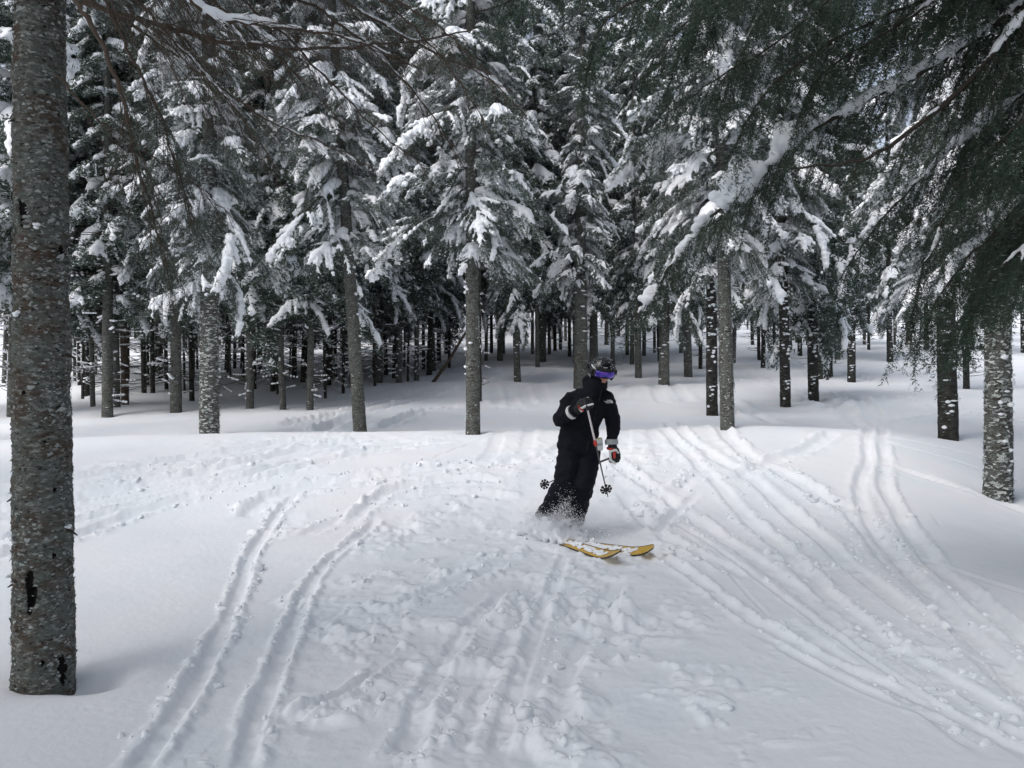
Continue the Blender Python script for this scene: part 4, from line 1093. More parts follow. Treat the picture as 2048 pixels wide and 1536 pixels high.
# the spruce just outside the right edge whose boughs hang into the picture
bx, by = (2560 - 1024) / FPX * 5.2, 5.2
bz = float(base_h(bx, by))
over_tree = empty('spruce_tree', (bx, by, bz), 'near spruce beyond the right edge with dark snowy boughs hanging across the upper right', 'tree')
o = obj('trunk', TRK['crust'], over_tree); o.scale = (.36, .36, 1)
OX = 2560
big = dict(spacing=.065, side_len=lambda s: .50 * (1.05 - s) + .14, ang=(35, 62), droop=.9, tsp=.062, tlen=.14, s0=.08, hang=.55)
over = [
    ([(OX, 60, 5.2), (2280, 300, 5.2), (2120, 400, 5.2), (2020, 500, 5.3), (1950, 600, 5.3), (1880, 700, 5.3)], .014, .3, None, big),
    ([(OX, 120, 5.2), (2200, 330, 4.9), (2060, 430, 4.8), (1950, 500, 4.8), (1870, 610, 4.8), (1850, 690, 4.9)], .013, .3, None, big),
    ([(OX, -650, 5.2), (1900, -260, 4.7), (1500, -120, 4.6), (1400, 20, 4.7), (1350, 130, 4.8), (1330, 260, 4.9)], .013, .4, None, big),
    ([(OX, -560, 5.2), (2000, -180, 5.0), (1720, -40, 5.0), (1560, 80, 5.1), (1400, 180, 5.2), (1290, 260, 5.3)], .013, .4, None, big),
    # points, r, snow, snow settings, growth settings
    ([(OX, -480, 5.2), (2250, -160, 4.9), (2000, 40, 4.9), (1830, 150, 5.0), (1700, 218, 5.1), (1620, 268, 5.2), (1560, 312, 5.3), (1480, 385, 5.4), (1400, 455, 5.5), (1350, 520, 5.6), (1300, 600, 5.7), (1238, 662, 5.8)], .022, 1.0, dict(cover=.62, main_r=.022, big=.6, r1=.010, freq=4.5), dict(big, side_len=lambda s: .46 * (1.02 - s) + .12)),
    ([(OX, -420, 5.2), (2200, -130, 4.8), (2048, 32, 4.7), (1945, 155, 4.7), (1850, 240, 4.7), (1765, 300, 4.75), (1700, 325, 4.8), (1580, 338, 4.9)], .026, 1.0, dict(cover=.60, main_r=.024, big=.5, r1=.008, freq=6), dict(big, side_len=lambda s: .50 * (1.1 - s) + .1, spacing=.09)),
    ([(OX, -560, 5.3), (2150, -250, 5.5), (1800, -150, 5.3), (1550, -60, 5.1), (1380, 40, 5.0), (1280, 160, 4.9)], .016, .7, None, big),
    ([(OX, -700, 5.2), (2150, -380, 4.6), (1700, -200, 4.4), (1350, -110, 4.3), (1120, -40, 4.2), (950, 30, 4.2)], .016, .5, None, big),
    ([(OX, -450, 5.3), (2150, -100, 5.2), (1850, 0, 5.0), (1650, 90, 4.9), (1520, 200, 4.9), (1450, 330, 5.0)], .016, .7, None, big),
    ([(OX, 40, 5.2), (2200, 200, 5.0), (2020, 310, 4.9), (1900, 420, 4.9), (1840, 560, 4.9), (1812, 690, 5.0)], .014, .6, None, big),
    ([(OX, -150, 5.3), (2200, 100, 5.4), (2000, 220, 5.4), (1850, 350, 5.5), (1740, 470, 5.6), (1680, 560, 5.7)], .014, .8, None, big),
    ([(OX, 200, 5.2), (2250, 380, 4.8), (2100, 460, 4.7), (1990, 550, 4.7), (1930, 670, 4.7)], .014, .5, None, big),
    ([(OX, -500, 5.1), (2150, -200, 4.9), (1950, -60, 4.8), (1780, 60, 4.8), (1640, 150, 4.9), (1590, 260, 5.0)], .015, .6, None, big),
    ([(OX, 50, 5.3), (2250, 240, 5.6), (2100, 350, 5.7), (1980, 480, 5.8), (1945, 610, 5.9)], .014, .7, None, big),
    ([(OX, -750, 5.0), (1900, -300, 4.0), (1480, -120, 3.9), (1300, -20, 3.9), (1200, 60, 3.9), (1170, 170, 3.9)], .013, .4, None, big),
    ([(OX, -300, 5.3), (2250, -60, 5.9), (2050, 120, 6.0), (1950, 260, 6.0), (1880, 400, 6.1)], .014, .9, None, big),
    ([(OX, -100, 5.3), (2300, 60, 4.7), (2120, 180, 4.5), (1980, 300, 4.5), (1900, 380, 4.5)], .012, .5, None, big),
    ([(OX, -620, 5.2), (2100, -280, 5.1), (1750, -120, 5.2), (1560, -20, 5.4), (1480, 110, 5.5), (1440, 220, 5.6)], .013, .7, None, big),
]
for i, (p, r, s_, sk, kw) in enumerate(over):
    o, ln, nn = hero(over_tree, p, r, 76 + i, True, s_, kw, dict(step=.0195, k=3, nl=.031, nw=.0064, frost=.15), sk, True, mounds=((1482, 374, .165, 1.15), (1562, 292, .14, 1.3), (1395, 460, .06, 1.6), (1370, 500, .065, 1.6), (1300, 585, .07, 1.3), (1640, 262, .045, 2.0), (1700, 218, .055, 1.6)) if i == 4 else ())
    tot += nn
print("near bough verts", tot)
rng = np.random.default_rng(19)
for (zz, a, s, tilt, mi) in whorls(rng, 5.2, 13, 2.6, .55, 4):
    b = obj('branch', MOD[mi]['hi'], over_tree); b.matrix_basis = bough_matrix(zz, a, s, tilt); obj('snow_load', MOD[mi]['snow'], b)

# slanting dead trunk
a_ = np.array(hit(866, 764)); b_ = pt(932, 664, a_[1] + .6)
dt = empty('dead_trunk', a_, 'bare dead trunk slanting from the snow left of the straight crest trunk', 'dead tree')
G = Geo(); c = catmull(np.array([a_ - (b_ - a_) * .1, a_ + (b_ - a_) * .4 + np.array([.03, 0, -.03]), b_, b_ + (b_ - a_) * .3]) - a_, 14); G.tube(c, np.linspace(.065, .03, 14), 8)
obj('stem', G.mesh('dead_stem', [M_BARKR]), dt)
for q0, d_ in ((.3, (-.25, 0, .22)), (.5, (.3, 0, .05)), (.65, (-.2, .1, .3)), (.8, (.25, 0, .3))):
    G = Geo(); p0 = c[int(q0 * 13)]; G.tube(p0 + np.array(d_) * np.linspace(0, 1, 4)[:, None] + Z3 * .06 * np.linspace(0, 1, 4)[:, None] ** 2, np.array([.012, .009, .006, .003]), 5)
    obj('dead_branch', G.mesh('dead_twig', [M_TWIG]), dt)

# ------------------------------------------------------------------ the snow surface
def ground():
    Yn = [1.25]
    while Yn[-1] < 13: Yn.append(Yn[-1] + max(.0075, .0019 * Yn[-1] ** 1.45))
    while Yn[-1] < 140: Yn.append(Yn[-1] * 1.016)
    Yn = np.array(Yn); back = -np.geomspace(.15, 60, 26)[::-1] + 1.25
    rows = np.concatenate([back, Yn])
    u = np.linspace(-.78, .78, 620)
    e = np.geomspace(.12, 90, 26)
    Yc = np.maximum(rows, 1.25)
    core = u[None, :] * Yc[:, None]
    X = np.concatenate([core[:, :1] - e[::-1][None], core, core[:, -1:] + e[None]], 1)
    Y = np.repeat(rows[:, None], X.shape[1], 1)
    Zv, ck = full_h(X, Y)
    V = np.stack([X.ravel(), Y.ravel(), Zv], 1)
    nr, nc = X.shape
    i = np.arange(nr - 1)[:, None] * nc; j = np.arange(nc - 1)[None, :]
    F = np.stack([i + j, i + j + 1, i + nc + j + 1, i + nc + j], -1).reshape(-1, 4)
    me = mesh_np("snow_ground", V, [F], M_SNOW)
    o = obj("snow_ground", me); o['kind'] = 'structure'
    # loose chunks kicked up beside the tracks
    rng = np.random.default_rng(3)
    Xf = X.ravel(); Yf = Y.ravel()
    c = np.nonzero((ck > .25) & (Yf < 9.5) & (Yf > 1.9) & (abs(Xf) < Yf * .78))[0]
    area = Yf[c] ** 2.45
    pr = (ck[c] ** 1.5) * area; pr /= pr.sum()
    sel = rng.choice(c, 2300, replace=False, p=pr)
    r = rng.gamma(1.5, .0045, len(sel)) + .0025; r = np.clip(r, .003, .034) * np.where(Yf[sel] > 6, 1.25, 1)
    C = np.stack([Xf[sel] + rng.normal(0, .01, len(sel)), Yf[sel], Zv[sel] + r * .05], 1)
    S = r[:, None] * rng.uniform(.6, 1.5, (len(sel), 3)) * np.array([1, 1, .8])
    s2 = rng.choice(len(Xf), 1, p=None)
    big_ = r > .012
    V1, F1 = balls(C[~big_], S[~big_], ICO1)
    V2, F2 = balls(C[big_], S[big_], ICO2)
    V1 = V1 + .10 * np.repeat(r[~big_], len(ICO1[0]))[:, None] * rng.normal(0, 1, V1.shape)
    rb = np.repeat(r[big_], len(ICO2[0]))
    V2 = V2 + (rb * .7 * vnoise3(V2 / rb.mean() * 1.1, 5))[:, None] * (V2 - np.repeat(C[big_], len(ICO2[0]), 0)) / rb[:, None]
    G = Geo(); G.add(V1, F1); G.add(V2, F2)
    o2 = obj("snow_chunks", G.mesh("snow_chunks", [M_SNOW])); tag(o2, 'loose lumps of broken snow thrown up beside the ski tracks', 'snow lumps', None, 'stuff')
    print("ground", X.shape)
ground()
# ------------------------------------------------------------------ the skier
from mathutils.bvhtree import BVHTree
YS = 7.15
def SP(px, py, dy=0.0): return pt(px, py, YS + dy)
ROOT = np.array([SP(1140, 1060)[0], YS, float(base_h(SP(1140, 1060)[0], YS))])
person = empty('person', ROOT, 'skier in black jacket and trousers with violet goggles, leaning into a turn', 'person')
L_ = lambda p: np.asarray(p, float) - ROOT
def sausage(items):
    C = []; R = []
    for it in items:
        (a, ra, b, rb) = it[:4]; sq = it[4] if len(it) > 4 else (1, 1, 1)
        c, r = capsule_pts(L_(a), ra, L_(b), rb, sq); C.append(c); R.append(r)
    return balls(np.concatenate(C), np.concatenate(R), ICO3 if len(items) < 3 else ICO2)
def nrm(v): v = np.asarray(v, float); return v / np.linalg.norm(v)

def cloth_mat(name, col, dust=False):
    m, n, l, b = new_mat(name)
    g = n.new('ShaderNodeNewGeometry')
    b.inputs['Roughness'].default_value = 0.75; b.inputs['Specular IOR Level'].default_value = 0.12
    x = noise_node(n, l, g.outputs['Position'], 90, 5, .7)
    f = ramp(n, l, x, [(.735, (0, 0, 0)), (.76, (1, 1, 1))])
    if dust:
        sx = n.new('ShaderNodeSeparateXYZ'); l.new(g.outputs['Position'], sx.inputs[0])
        mr = n.new('ShaderNodeMapRange'); mr.inputs['From Min'].default_value = -1.08; mr.inputs['From Max'].default_value = -1.42
        mr.inputs['To Min'].default_value = 0.0; mr.inputs['To Max'].default_value = 0.20; l.new(sx.outputs['Z'], mr.inputs['Value'])
        ad = n.new('ShaderNodeMath'); l.new(x, ad.inputs[0]); l.new(mr.outputs[0], ad.inputs[1])
        x2 = noise_node(n, l, g.outputs['Position'], 11, 3, .6)
        ad2 = n.new('ShaderNodeMath'); ad2.operation = 'MULTIPLY_ADD'; l.new(x2, ad2.inputs[0]); ad2.inputs[1].default_value = .22; l.new(ad.outputs[0], ad2.inputs[2])
        f = ramp(n, l, ad2.outputs[0], [(.87, (0, 0, 0)), (.90, (1, 1, 1))])
    c = mixc(n, l, f, col, (.75, .78, .82)); l.new(c, b.inputs['Base Color'])
    fb = noise_node(n, l, g.outputs['Position'], 420, 2)
    bp = n.new('ShaderNodeBump'); bp.inputs['Strength'].default_value = .25; bp.inputs['Distance'].default_value = .002
    l.new(fb, bp.inputs['Height']); l.new(bp.outputs[0], b.inputs['Normal'])
    return m
M_JKT = cloth_mat("black_shell", (.006, .007, .011)); M_PANT = cloth_mat("black_trouser_cloth", (.007, .008, .013), True)
M_SKIN = simple("skin", (.42, .20, .15), .5, .4); M_HELM = simple("gloss_black", (.008, .008, .010), .22, .5, coat=.4)
M_BLACK = simple("black_rubber", (.012, .012, .014), .6, .3); M_WHITE = simple("white_leather", (.62, .63, .62), .6, .3, bump=.2, scale=200)
M_GREYC = simple("grey_cuff", (.34, .36, .37), .8, .2, bump=.3, scale=300); M_RED = simple("red_trim", (.45, .03, .02), .5, .4)
M_POLE = simple("dark_shaft", (.06, .062, .065), .35, .5, metal=.3); M_POLEW = simple("pale_shaft", (.52, .48, .48), .35, .5)
M_YEL = simple("yellow_base", (.60, .38, .07), .35, .5, bump=.1, scale=60); M_EDGE = simple("dark_edge", (.03, .028, .02), .4, .5)

sR, sL = SP(1139, 802, .0), SP(1212, 799, .02)
eR, eL = SP(1121, 838, -.06), SP(1227, 846, .04)
wR, wL = SP(1150, 822, -.24), SP(1223, 888, -.03)
hR, hL = SP(1141, 905, .0), SP(1177, 905, .03)
kR, kL = SP(1127, 972, -.14), SP(1166, 972, -.13)
aR, aL = SP(1097, 1030, .02), SP(1142, 1040, .0)
HC = SP(1203, 744, -.03)
Fh = nrm([.20, -.92, -.34]); Sh = nrm(np.cross(Fh, [0.06, 0, 1])); Uh = np.cross(Sh, Fh)
# one continuous body
body_items = [(SP(1160, 900), .12, SP(1163, 860), .115, (1.15, .85, 1)), (SP(1163, 860), .115, SP(1172, 812), .135, (1.15, .8, 1)), (sR, .055, sL, .055),
              (SP(1180, 805), .07, SP(1195, 770), .055), (sR, .05, eR, .043), (eR, .042, wR, .030), (sL, .05, eL, .043), (eL, .042, wL, .030),
              (hR, .085, kR, .06), (kR, .058, aR, .045), (hL, .085, kL, .06), (kL, .058, aL, .045), (aR, .045, aR + [0.0, 0, -.10], .04), (aL, .045, aL + [0, 0, -.10], .04),
              (aR + [0, 0, -.10], .04, aR + [.07, -.07, -.17], .03), (aL + [0, 0, -.10], .04, aL + [.07, -.07, -.17], .03),
              (HC + Uh * .02, .094, HC - Uh * .01 + Fh * .012, .088), (HC - Uh * .05 + Fh * .035, .060, HC - Uh * .085 + Fh * .045, .042),
              (HC + Fh * .095 - Uh * .005, .010, HC + Fh * .108 - Uh * .038, .015), (SP(1195, 772), .05, HC, .06),
              (HC + Fh * .094 - Uh * .072 - Sh * .02, .008, HC + Fh * .094 - Uh * .072 + Sh * .02, .008), (HC + Sh * .088, .02, HC + Sh * .09 - Uh * .03, .016), (HC - Sh * .088, .02, HC - Sh * .09 - Uh * .03, .016)]
V, F = sausage(body_items)
o = obj('body', remesh(V, F, .010, M_SKIN, 2, None, 'body'), person)
# trousers
V, F = sausage([(hR, .125, kR, .108, (1, .95, 1)), (kR, .108, SP(1110, 1008, -.04), .112), (SP(1110, 1008, -.04), .112, aR, .120, (1.05, 1, .8)), (hL, .122, kL, .104, (1, .95, 1)), (kL, .104, SP(1154, 1008, -.05), .108),
                (SP(1154, 1008, -.05), .108, aL, .118, (1.05, 1, .8)), (SP(1150, 892), .13, SP(1170, 892), .13, (1.1, .85, 1))])
me = remesh(V, F, .011, M_PANT, 4, None, 'trousers')
def folds(V, amp=.011, seed=3):
    q = np.stack([V[:, 0] * 9 + V[:, 2] * 5, V[:, 1] * 9, V[:, 2] * 15 - V[:, 0] * 6], 1)
    r = 1 - 2 * np.abs(vnoise3(q, seed)); return amp * r + .004 * vnoise3(V * 40, 5)
displace(me, folds); pants = obj('trousers', me, person)
# jacket
V, F = sausage([(SP(1154, 893), .165, SP(1160, 855), .155, (1.22, .86, .8)), (SP(1160, 855), .155, SP(1170, 815), .165, (1.18, .82, .9)), (sR + [.02, 0, -.01], .080, sL - [.02, 0, .01], .080, (1, 1, .9)), (SP(1172, 825), .16, SP(1175, 800), .14, (1.15, .8, .9)),
                (sR, .082, eR, .072), (eR, .072, SP(1146, 825, -.21), .058), (sL, .082, eL, .068), (eL, .068, SP(1224, 878, -.01), .054),
                (SP(1184, 790), .10, SP(1192, 768), .084), (SP(1180, 786), .07, SP(1146, 798), .075), (SP(1192, 770, -.02), .082, SP(1197, 762, -.03), .078), (SP(1180, 775, .05), .07, SP(1176, 760, .06), .05)])
me = remesh(V, F, .011, M_JKT, 9, None, 'jacket'); displace(me, lambda v: folds(v, .012, 8)); jacket = obj('jacket', me, person)
def bvh(o):
    m = o.data; return BVHTree.FromPolygons([Vector(v.co) + Vector(ROOT) for v in m.vertices], [p.vertices[:] for p in m.polygons])
BJ = bvh(jacket)
def onto(px, py, bv=BJ, off=.004):
    d = Vector(pt(px, py, 1.0)).normalized(); h = bv.ray_cast(Vector((0, 0, 0)), d)
    if h[0] is None: return SP(px, py, -.2), np.array([0, -1., 0])
    n_ = np.array(h[1]); n_ = n_ if n_[1] < 0 else -n_
    return np.array(h[0]) + n_ * off, n_
# zip line and hem band
G = Geo(); zp = []
for k_, (x, y) in enumerate([(1203, 778), (1198, 800), (1190, 830), (1182, 860), (1176, 885), (1173, 902)]):
    p, n_ = onto(x, y); zp.append(L_(p))
G.tube(catmull(zp, 24), .0045, 5); obj('zip', G.mesh('zip', [M_BLACK]), jacket)
# helmet
def headpt(az, el, R): # az towards the wearer's side Sh, el up
    return HC + Uh * .012 + R * (math.cos(el) * (math.cos(az) * Fh + math.sin(az) * Sh) * np.array(1.0) + math.sin(el) * Uh)
def shell(rf, azr, elr, na, ne, fn=None):
    V = []; 
    for i in range(ne):
        for j in range(na):
            az_ = azr[0] + (azr[1] - azr[0]) * j / (na - 1); f = i / (ne - 1)
            lo = elr[0](az_) if callable(elr[0]) else elr[0]; hi = elr[1](az_) if callable(elr[1]) else elr[1]
            e_ = lo + (hi - lo) * f; R = rf(az_, e_)
            V.append(L_(headpt(az_, e_, R)))
    F = [[i * na + j, i * na + j + 1, (i + 1) * na + j + 1, (i + 1) * na + j] for i in range(ne - 1) for j in range(na - 1)]
    return np.array(V), np.array(F)
def solid(V, F, t, mats, name, parent, flip=False):
    o = obj(name, mesh_np(name, V, [F], mats), parent); m = o.modifiers.new('s', 'SOLIDIFY'); m.thickness = t; m.offset = 0; return o
def hel_r(a, e):
    ridge = .003 * math.cos(a * 3) * math.cos(e) + (.004 if abs(math.sin(a)) > .3 and e > .5 and e < .9 and math.cos(a * 7) > .2 else 0)
    return .128 + .012 * (math.cos(a) < 0) * abs(math.cos(a)) * math.cos(e) - ridge
hel = solid(*shell(hel_r, (-math.pi, math.pi), (lambda a: .36 if abs(a) < .95 else (.36 - (min(1, (abs(a) - .95) / .35)) * 1.05), math.pi / 2 - .001), 72, 26), .012, [M_HELM], 'helmet', person)
G = Geo(); rim = [L_(headpt(a, .36, .134)) for a in np.linspace(-.95, .95, 24)]; G.tube(rim, .006, 6); obj('brim', G.mesh('brim', [M_BLACK]), hel)
for a0, e0, e1, da in ((-.55, .75, 1.2, .08), (0, .8, 1.25, 0), (.55, .75, 1.2, -.08), (-1.2, .6, 1.0, .1), (1.2, .6, 1.0, -.1)):
    G = Geo(); G.tube([L_(headpt(a0 + da * t, e0 + (e1 - e0) * t, .1345)) for t in np.linspace(0, 1, 8)], np.array([.002, .006, .008, .008, .008, .008, .006, .002]), 6)
    obj('vent', G.mesh('vent', [M_BLACK]), hel)
for a0, a1, e0, e1, r_ in ((1.45, .80, .50, .30, .009), (1.35, .95, .95, .80, .004), (.75, .5, 1.05, .95, .0035), (-.1, .3, .55, .52, .0028)):
    G = Geo(); G.tube([L_(headpt(a0 + (a1 - a0) * t, e0 + (e1 - e0) * t, .1335)) for t in np.linspace(0, 1, 8)], r_ * np.array([.3, .8, 1, 1, 1, 1, .8, .3]), 6); obj('white_streak', G.mesh('white_streak', [M_WHITE]), hel)
rng = np.random.default_rng(1); C = []; R = []
for _ in range(22):
    C.append(L_(headpt(rng.uniform(-1.4, 2.2), rng.uniform(.45, 1.5), .1345))); R.append(rng.uniform(.0012, .004))
V, F = balls(np.array(C), np.array(R), ICO1); o = obj('snow_specks', mesh_np('snow_specks', V, [F], M_SNOWT), hel); o['kind'] = 'stuff'
# goggles
gl, nn_, ll_, bb_ = new_mat("violet_mirror_lens")
g_ = nn_.new('ShaderNodeNewGeometry'); nx = noise_node(nn_, ll_, g_.outputs['Position'], 22, 3)
cc = ramp(nn_, ll_, nx, [(.35, (.025, .02, .20)), (.5, (.07, .045, .42)), (.65, (.20, .07, .40))]); ll_.new(cc, bb_.inputs['Base Color'])
bb_.inputs['Metallic'].default_value = .75; bb_.inputs['Roughness'].default_value = .12; bb_.inputs['Coat Weight'].default_value = .5
gog = obj('goggles', mesh_np('goggle_frame', *[[x] if i else x for i, x in enumerate(shell(lambda a, e: .118 + .006 * math.cos(a), (-1.05, 1.05), (-.27, .38), 26, 8))], [M_BLACK]), person)
m_ = gog.modifiers.new('s', 'SOLIDIFY'); m_.thickness = .012
le = obj('lens', mesh_np('lens', *[[x] if i else x for i, x in enumerate(shell(lambda a, e: .129 + .006 * math.cos(a) - .02 * (e * 1.2) ** 2, (-.78, .78), (lambda a: -.20 + .08 * math.exp(-(a / .16) ** 2), lambda a: .24 - .05 * a * a), 30, 10))], [gl]), gog)
m_ = le.modifiers.new('s', 'SOLIDIFY'); m_.thickness = .004
st = obj('strap', mesh_np('strap', *[[x] if i else x for i, x in enumerate(shell(lambda a, e: .143 + .012 * (math.cos(a) < 0) * abs(math.cos(a)), (1.0, 2 * math.pi - 1.0), (-.10, .16), 40, 3))], [M_BLACK]), gog)
m_ = st.modifiers.new('s', 'SOLIDIFY'); m_.thickness = .004
# neck gaiter
V, F = sausage([(HC - Uh * .10 + Fh * .02, .072, HC - Uh * .14 + Fh * .015, .078)]); obj('neck_warmer', remesh(V, F, .01, M_JKT, 3, None, 'neck_warmer'), person)
# gloves
def glove(wrist, c, Fd, N, name):
    Fd = nrm(Fd); N = nrm(np.array(N) - Fd * np.dot(N, Fd)); A = np.cross(Fd, N)
    it = [(c - Fd * .045 - A * .018, .034, c + Fd * .02 - A * .024, .033), (c - Fd * .045 + A * .018, .032, c + Fd * .02 + A * .024, .031), (wrist, .046, c - Fd * .045, .038)]
    for k_, (off, ln_) in enumerate(((-.036, .95), (-.012, 1.05), (.013, 1.0), (.036, .8))):
        b_ = c + Fd * .03 + A * off; p1 = b_ + (Fd * .75 - N * .65) * .036 * ln_; p2 = p1 + (-N * 1.0 - Fd * .05) * .030 * ln_; p3 = p2 + (-Fd * .9 - N * .25) * .024 * ln_
        it += [(b_, .0165, p1, .0155), (p1, .0155, p2, .0145), (p2, .0145, p3, .0130)]
    t0 = c - Fd * .025 - A * .036; t1 = t0 - A * .018 - N * .030 + Fd * .015; t2 = t1 - N * .022 + Fd * .024 + A * .012
    it += [(t0, .019, t1, .0175), (t1, .0175, t2, .015)]
    V, F = sausage(it)
    g = obj(name, remesh(V, F, .0055, M_BLACK, 2, None, name), person)
    V, F = sausage([(t0 - A * .004, .0185, t1 - A * .004, .018), (t1, .018, t2, .0152), (c + Fd * .045 - A * .045, .010, c + Fd * .0 - A * .048, .010)])
    obj('thumb_panel', remesh(V, F, .0055, M_WHITE, 2, None, 'thumb_panel'), g)
    return g, A
gR, AR = glove(SP(1155, 820, -.25), SP(1169, 807, -.30), [.80, -.25, .35], [.12, -.75, .62], 'glove')
gL, AL = glove(SP(1225, 893, -.03), SP(1230, 911, -.05), [.12, -.12, -1], [.35, -.9, -.1], 'glove')
def ring(c, axis, r, wdt, mat, name, par):
    axis = nrm(axis); G = Geo(); t = np.linspace(-1, 1, 5)[:, None]
    G.tube(L_(c) + axis * t * wdt / 2, np.array([r * .93, r, r * 1.02, r, r * .93]), 20); return obj(name, G.mesh(name, [mat]), par)
ring(SP(1143, 825, -.22), SP(1155, 820, -.25) - SP(1135, 832, -.16), .066, .034, M_WHITE, 'cuff', gR)
G = Geo(); G.tube([L_(SP(1156, 811, -.36)), L_(SP(1160, 818, -.36)), L_(SP(1167, 822, -.355))], .008, 6); obj('red_loop', G.mesh('red_loop', [M_RED]), gR)
V, F = sausage([(SP(1162, 817, -.35), .012, SP(1172, 812, -.37), .013), (SP(1172, 812, -.37), .013, SP(1186, 808, -.37), .010), (SP(1160, 817, -.34), .014, SP(1163, 823, -.33), .010)])
obj('palm_panel', remesh(V, F, .005, M_WHITE, 2, None, 'palm_panel'), gR)
ring(SP(1223, 884, -.02), [.0, .1, 1], .064, .050, M_GREYC, 'cuff', gL)
ring(SP(1224, 897, -.03), [.05, -.1, 1], .052, .022, M_RED, 'wrist_strap', gL)
V, F = sausage([(SP(1220, 903, -.11), .014, SP(1221, 920, -.12), .014), (SP(1221, 920, -.12), .014, SP(1230, 927, -.12), .012), (SP(1221, 903, -.11), .012, SP(1232, 900, -.11), .012), (SP(1232, 900, -.11), .012, SP(1238, 908, -.09), .012)])
obj('palm_panel', remesh(V, F, .005, M_WHITE, 2, None, 'palm_panel'), gL)
V, F = sausage([(SP(1229, 906, -.12), .014, SP(1229, 914, -.125), .014)]); obj('red_patch', remesh(V, F, .005, M_RED, 2, None, 'red_patch'), gL)
# lift pass pouch
p, n_ = onto(1194, 889, off=.02)
def card(c, w_, h_, t_, n2, roll, mat, name, par):
    n2 = nrm(n2); X_ = nrm(np.cross([0, 0, 1], -n2)); 
    if np.dot(X_, [1, 0, 0]) < 0: X_ = -X_
    U_ = np.cross(n2, X_); 
    if U_[2] < 0: U_ = -U_
    c_, s_ = math.cos(roll), math.sin(roll); X2 = X_ * c_ + U_ * s_; U2 = -X_ * s_ + U_ * c_
    bm = bmesh.new(); bmesh.ops.create_cube(bm, size=1); bmesh.ops.bevel(bm, geom=list(bm.edges), offset=.08, segments=2, affect='EDGES')
    for v in bm.verts:
        q = L_(c) + X2 * v.co.x * w_ + U2 * v.co.y * h_ + n2 * v.co.z * t_; v.co = q
    me = bpy.data.meshes.new(name); bm.to_mesh(me); bm.free(); me.materials.append(mat); return obj(name, me, par)
lp = card(p, .075, .125, .012, [-.0, -1, .05], .06, M_GREYC, 'lift_pass', person)
card(p + [-.002, -.008, .030], .060, .045, .004, [0, -1, .05], .06, M_WHITE, 'pass_card', lp)
card(p + [.004, -.008, .055], .045, .012, .005, [0, -1, .05], .06, simple("yellow_tab", (.5, .42, .12), .6), 'pass_tab', lp)
card(p + [.010, -.009, -.035], .050, .040, .004, [0, -1, .05], .0, M_WHITE, 'pass_card', lp)
# chest emblem: quarter dome of three bands with the words beside it
p, n_ = onto(1219, 803, off=.006)
n_ = nrm(n_ * .6 + np.array([0, -.4, 0])); XL = nrm(np.cross([0, 0, 1], n_)); XL = XL if XL[0] > 0 else -XL; UL = nrm(np.cross(n_, XL)); UL = UL if UL[2] > 0 else -UL
G = Geo()
for r0_, r1_ in ((.010, .016), (.0185, .0245), (.027, .033)):
    t = np.linspace(.02, math.pi / 2, 12); a = np.stack([np.cos(t), np.sin(t)], 1)
    P_ = lambda r_, o_: L_(p) + XL * (a[:, :1] * r_ + .000) + UL * (a[:, 1:] * r_ - .016) + n_ * o_
    V = np.concatenate([P_(r0_, .0), P_(r1_, .0), P_(r0_, .003), P_(r1_, .003)]); k_ = 12
    F = [[i, i + 1, k_ + i + 1, k_ + i] for i in range(k_ - 1)] + [[2 * k_ + i, 3 * k_ + i, 3 * k_ + i + 1, 2 * k_ + i + 1] for i in range(k_ - 1)] + [[k_ + i, k_ + i + 1, 3 * k_ + i + 1, 3 * k_ + i] for i in range(k_ - 1)] + [[i, 2 * k_ + i, 2 * k_ + i + 1, i + 1] for i in range(k_ - 1)]
    G.add(V, F)
obj('chest_emblem', G.mesh('chest_emblem', [M_WHITE], False), jacket)
tc = bpy.data.curves.new('words', 'FONT'); tc.body = "THE\nNORTH\nFACE"; tc.align_x = 'RIGHT'; tc.size = .0145; tc.space_line = .78; tc.extrude = .0006; tc.offset = .0004
to = bpy.data.objects.new('tmp_t', tc); COL.objects.link(to)
dg = bpy.context.evaluated_depsgraph_get(); tme = bpy.data.meshes.new_from_object(to.evaluated_get(dg), depsgraph=dg); bpy.data.objects.remove(to)
for v in tme.vertices:
    c_ = np.array(v.co); v.co = L_(p) + XL * (c_[0] - .003) + UL * (c_[1] + .006) + n_ * (c_[2] + .003)
tme.materials.clear(); tme.materials.append(M_WHITE); obj('chest_lettering', tme, jacket)

# boots, mostly buried
for ax, nm in ((aR, 1), (aL, 2)):
    b0 = ax + np.array([0, .02, -.04]); it = [(b0, .062, b0 + [.03, -.03, -.12], .06), (b0 + [.03, -.03, -.12], .055, b0 + [.13, -.14, -.14], .045)]
    V, F = sausage(it); obj('ski_boot', remesh(V, F, .010, M_BLACK, 2, None, 'ski_boot'), person)

